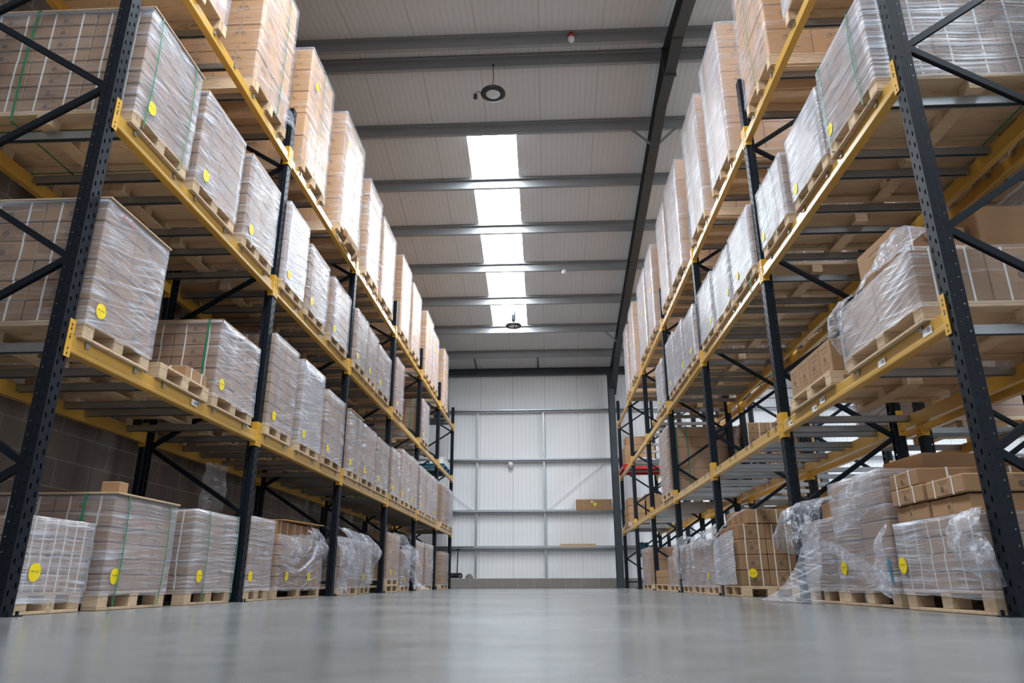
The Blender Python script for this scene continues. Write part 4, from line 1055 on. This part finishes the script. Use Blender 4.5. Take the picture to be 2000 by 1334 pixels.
# L0e open carton layer with a lifted lid
for i in range(3): loose_carton('L', 'band', .5, .42, .14, 7.55 + i * .43, .628, .08, 0, 'white-banded carton under the lifted lid, %s from the aisle mouth' % ORD[i], 'cartons under the lifted lid')
m = MB().box((0, -.66, 0), (.9, .66, .008)); (loc, rz) = place('L', 8.0, .785, .0)
o = m.build('cardboard_lid', 'cardboard_tan', None, loc); o.rotation_euler = (R(-1.5), 0, rz); tag(o, 'flat cardboard lid lying across the cartons above the torn film loop', 'lid')

def handwriting(key, txt, u, z, s, mat='ink', rot=0):
    t = LD[key][0]; V, F = text_geo(txt)
    m = MB().add(V, F, 0, face_mat((-1, 0, 0), (-.021, u, z)) @ Matrix.Rotation(R(rot), 4, 'Z') @ Matrix.Scale(s, 4))
    return m.build('handwriting', mat, t)
handwriting('L1c', '30', -.02, .52, .03); handwriting('L0c', '30', -.12, .56, .035); handwriting('L0b', '15', .02, .45, .03, 'strap_green'); handwriting('L0d', '2', -.0, .42, .05)
handwriting('L1a', 'AC12-5', .15, .84, .035, 'red_plastic', -6); handwriting(('L2', 0), 'A 21', -.1, .80, .04, 'red_plastic', -4)
# ------------------------------------------------------------------ lamps and fittings
def highbay(x, y, ztop, z, driver):
    t = empty('high_bay_lamp', (x, y, z))
    tag(t, 'unlit round black high-bay lamp hung %s' % ('with an upright driver box, before the rooflight' if driver else 'on a thin wire below the ridge'), 'ceiling lamp', 'high-bay lamps')
    m = MB(); r = .205
    m.lathe([(.115, .0), (.145, -.012), (.195, -.008), (r, .01), (r - .01, .035), (.12, .06), (.10, .075), (.001, .08)], 40); m.build('housing', 'black_plastic', t, smooth=True)
    m = MB()
    for k in range(20):
        a = 2 * math.pi * k / 20; c, s = math.cos(a), math.sin(a)
        m.bar((.12 * c, .12 * s, .06), (.172 * c, .172 * s, .05), .006, .022)
    m.build('cooling_fins', 'black_plastic', t)
    m = MB(); m.lathe([(.001, -.020), (.08, -.017), (.115, -.004), (.118, .002)], 36); m.build('lens', 'lens_grey', t, smooth=True)
    m = MB()
    if driver:
        m.tube([(0, 0, ztop - z), (0, 0, .40)], .006, 6); m.build('hanger', 'chrome', t)
        m = MB(); m.lathe([(.001, .10), (.03, .12), (.05, .15), (.05, .40), (.03, .43), (.001, .44)], 14); m.build('driver_box', 'steel_grey', t, smooth=True)
        MB().box((-.051, -.052, .30), (.02, -.049, .36)).build('rating_label', 'paper_white', t)
        MB().tube([(.03, -.03, -.01), (.035, -.03, -.09)], .018, 10).build('sensor', 'black_plastic', t)
    else:
        m.tube([(0, 0, ztop - z), (.004, 0, .3), (-.004, 0, .2), (0, 0, .07)], .006, 6)
        m.lathe([(.016, .0), (.016, .03)], 10, 0, (0, 0, ztop - z - .03)); m.build('hanger', 'black_plastic', t)
        m = MB(); m.tube([(-.2, 0, .03), (-.24, 0, .07), (-.28, 0, .06), (-.29, 0, .0)], .006, 6); m.tube([(-.29, 0, .01), (-.29, 0, -.07)], .03, 10); m.build('plug', 'black_plastic', t)
highbay(-.752, 9.62, 8.318, 7.72, False)
highbay(-.763, 17.04, 7.0, 6.385, True)
m = MB(); m.lathe([(.001, -.055), (.03, -.05), (.055, -.03), (.06, 0), (.05, .03), (.02, .05), (.001, .055)], 18)
o = m.build('smoke_detector', 'white_plastic', None, (.527, 15.56, 7.215), True); tag(o, 'small white round detector under a zinc purlin', 'detector')
t = empty('alarm_sounder', (.527, 9.14, 8.42)); tag(t, 'red and white alarm sounder hanging below the ridge purlin', 'alarm')
m = MB(); m.lathe([(.001, .10), (.03, .09), (.025, .03), (.05, .0), (.05, -.03), (.001, -.03)], 14); m.build('base', 'red_plastic', t, smooth=True)
m = MB(); m.lathe([(.04, -.03), (.055, -.05), (.05, -.10), (.02, -.13), (.001, -.135)], 16); m.build('dome', 'white_plastic', t, smooth=True)
t = empty('security_camera', (-1.06, YW - .11, 3.585)); tag(t, 'white dome security camera under the third cladding rail', 'camera')
m = MB(); m.box((-.05, -.05, -.02), (.05, .05, .0)); m.box((-.02, -.004, 0), (.02, .02, .066)); m.box((-.02, 0, -.015), (.02, .108, .02)); m.lathe([(.07, -.02), (.085, -.06), (.08, -.1)], 18); m.build('bracket', 'white_plastic', t)
m = MB(); m.lathe([(.078, -.1), (.07, -.14), (.045, -.175), (.001, -.19)], 18); m.build('dome', 'lens_grey', t, smooth=True)
t = empty('long_carton', (1.39, YW - .12, 2.142)); tag(t, 'long brown carton lying on the second cladding rail by steel column', 'carton')
m = MB(); m.box((-.52, -.11, 0), (.52, .1, .31), 0, .006)
for u in (-.3, .0, .33): m.box((u - .02, -.1115, .002), (u + .02, -.109, .308), 1)
m.box((-.5, -.112, .15), (.5, -.1095, .165), 1); m.build('box', ['cardboard', 'tape'], t)
o = link('sticker', STK[2], t); o.matrix_local = face_mat((0, -1, 0), (.03, -.114, .17)); 
o = MB().add([(-.03, 0, -.03), (.02, 0, -.035), (.03, 0, .03), (-.02, 0, .035)], [(0, 1, 2, 3)]).build('paper_label', 'paper_white', t, (-.06, -.114, .24))
for i in range(3):
    m = MB().box((-.56 + .03 * i, -.05, .0005), (.56 - .02 * i, .05, .029), 0, .002)
    o = m.build('timber_batten', 'wood', None, (.88, YW - .12, 1.112 + .030 * i)); tag(o, 'pale timber batten on the lowest cladding rail, %s of three' % ('bottom' if i == 0 else 'middle' if i == 1 else 'top'), 'batten', 'timber battens on the rail')
m = MB().box((-.55, -.02, 0), (.55, .02, .02)); o = m.build('metal_bar', 'black_plastic', None, (-2.7, YW - .13, 1.112)); tag(o, 'black metal bar resting on the lowest cladding rail by block-wall rack', 'bar')
# sweeper with upright handle on the plinth ledge
t = empty('floor_sweeper', (-2.62, YW - .13, .264)); tag(t, 'black floor sweeper with upright handle on the block ledge', 'sweeper')
m = MB(); m.box((-.24, -.09, .03), (.16, .09, .15), 0, .03); m.build('body', 'black_plastic', t)
m = MB(); m.tube([(.02, 0, .12), (.03, 0, .80)], .014, 8); m.tube([(-.05, 0, .80), (.11, 0, .80)], .014, 8); m.build('handle', 'black_plastic', t)
m = MB(); m.tube([(.12, -.1, .07), (.12, -.08, .07)], .068, 18); m.build('wheel', 'black_plastic', t)
m = MB(); m.tube([(.12, -.106, .07), (.12, -.1, .07)], .03, 14); m.tube([(-.1, -.094, .1), (-.1, -.09, .1)], .02, 10); m.build('hub', 'chrome', t)
m = MB(); m.lathe([(.001, .13), (.06, .11), (.11, .05), (.12, 0)], 14); m.v = [(x * (1 + .3 * mnoise.noise((x * 20, y * 20, z * 20))), y, z * (1 + .2 * mnoise.noise((x * 20, y * 20, 3)))) for x, y, z in m.v]
o = m.build('rag_heap', 'stone_brown', None, (-2.25, YW - .12, .264)); tag(o, 'small crumpled brown heap beside the sweeper on the ledge', 'rag')

# ------------------------------------------------------------------ light
w = bpy.data.worlds.new('World'); SC.world = w; w.use_nodes = True
nt = w.node_tree; nt.nodes.clear()
bg = nt.nodes.new('ShaderNodeBackground'); bg.inputs[0].default_value = (.80, .90, 1.0, 1); bg.inputs[1].default_value = .6
wo = nt.nodes.new('ShaderNodeOutputWorld'); nt.links.new(bg.outputs[0], wo.inputs[0])
la = bpy.data.lights.new('doorway_fill', 'AREA'); la.shape = 'RECTANGLE'; la.size = 4.7; la.size_y = 4.5; la.energy = 15; la.color = (.86, .93, 1.0)  # fill lamp added outside the unseen doorway opening
lo = bpy.data.objects.new('doorway_fill', la); COL.objects.link(lo); lo.location = (.2, YB - .3, 2.3); lo.rotation_euler = (R(90), 0, 0)

# ------------------------------------------------------------------ camera
cd = bpy.data.cameras.new('Camera'); co = bpy.data.objects.new('Camera', cd); COL.objects.link(co)
cd.sensor_width = 36; cd.lens = 1379.7 / 2000 * 36; cd.clip_start = .01; cd.clip_end = 200
th, ya, ro = .3286, -.0471, -.0029
fw = Vector((math.sin(ya) * math.cos(th), math.cos(ya) * math.cos(th), math.sin(th)))
rt = Vector((math.cos(ya), -math.sin(ya), 0)); upv = rt.cross(fw)
cr_, sr_ = math.cos(ro), math.sin(ro)
rt2 = rt * cr_ + upv * sr_
up2 = upv * cr_ - rt * sr_
Mx = Matrix(((rt2.x, up2.x, -fw.x, 0), (rt2.y, up2.y, -fw.y, 0), (rt2.z, up2.z, -fw.z, .1552), (0, 0, 0, 1)))
co.matrix_world = Mx
cd.dof.use_dof = True; cd.dof.focus_distance = 7.0; cd.dof.aperture_fstop = 9.0
SC.camera = co
SC.view_settings.view_transform = 'Standard'; SC.view_settings.look = 'None'; SC.view_settings.gamma = 1; SC.view_settings.exposure = 0.05; SC.view_settings.use_curve_mapping = False
cy = SC.cycles
cy.use_denoising = True
cy.max_bounces = 8; cy.diffuse_bounces = 4; cy.glossy_bounces = 4; cy.transparent_max_bounces = 14; cy.transmission_bounces = 4
cy.sample_clamp_indirect = 8
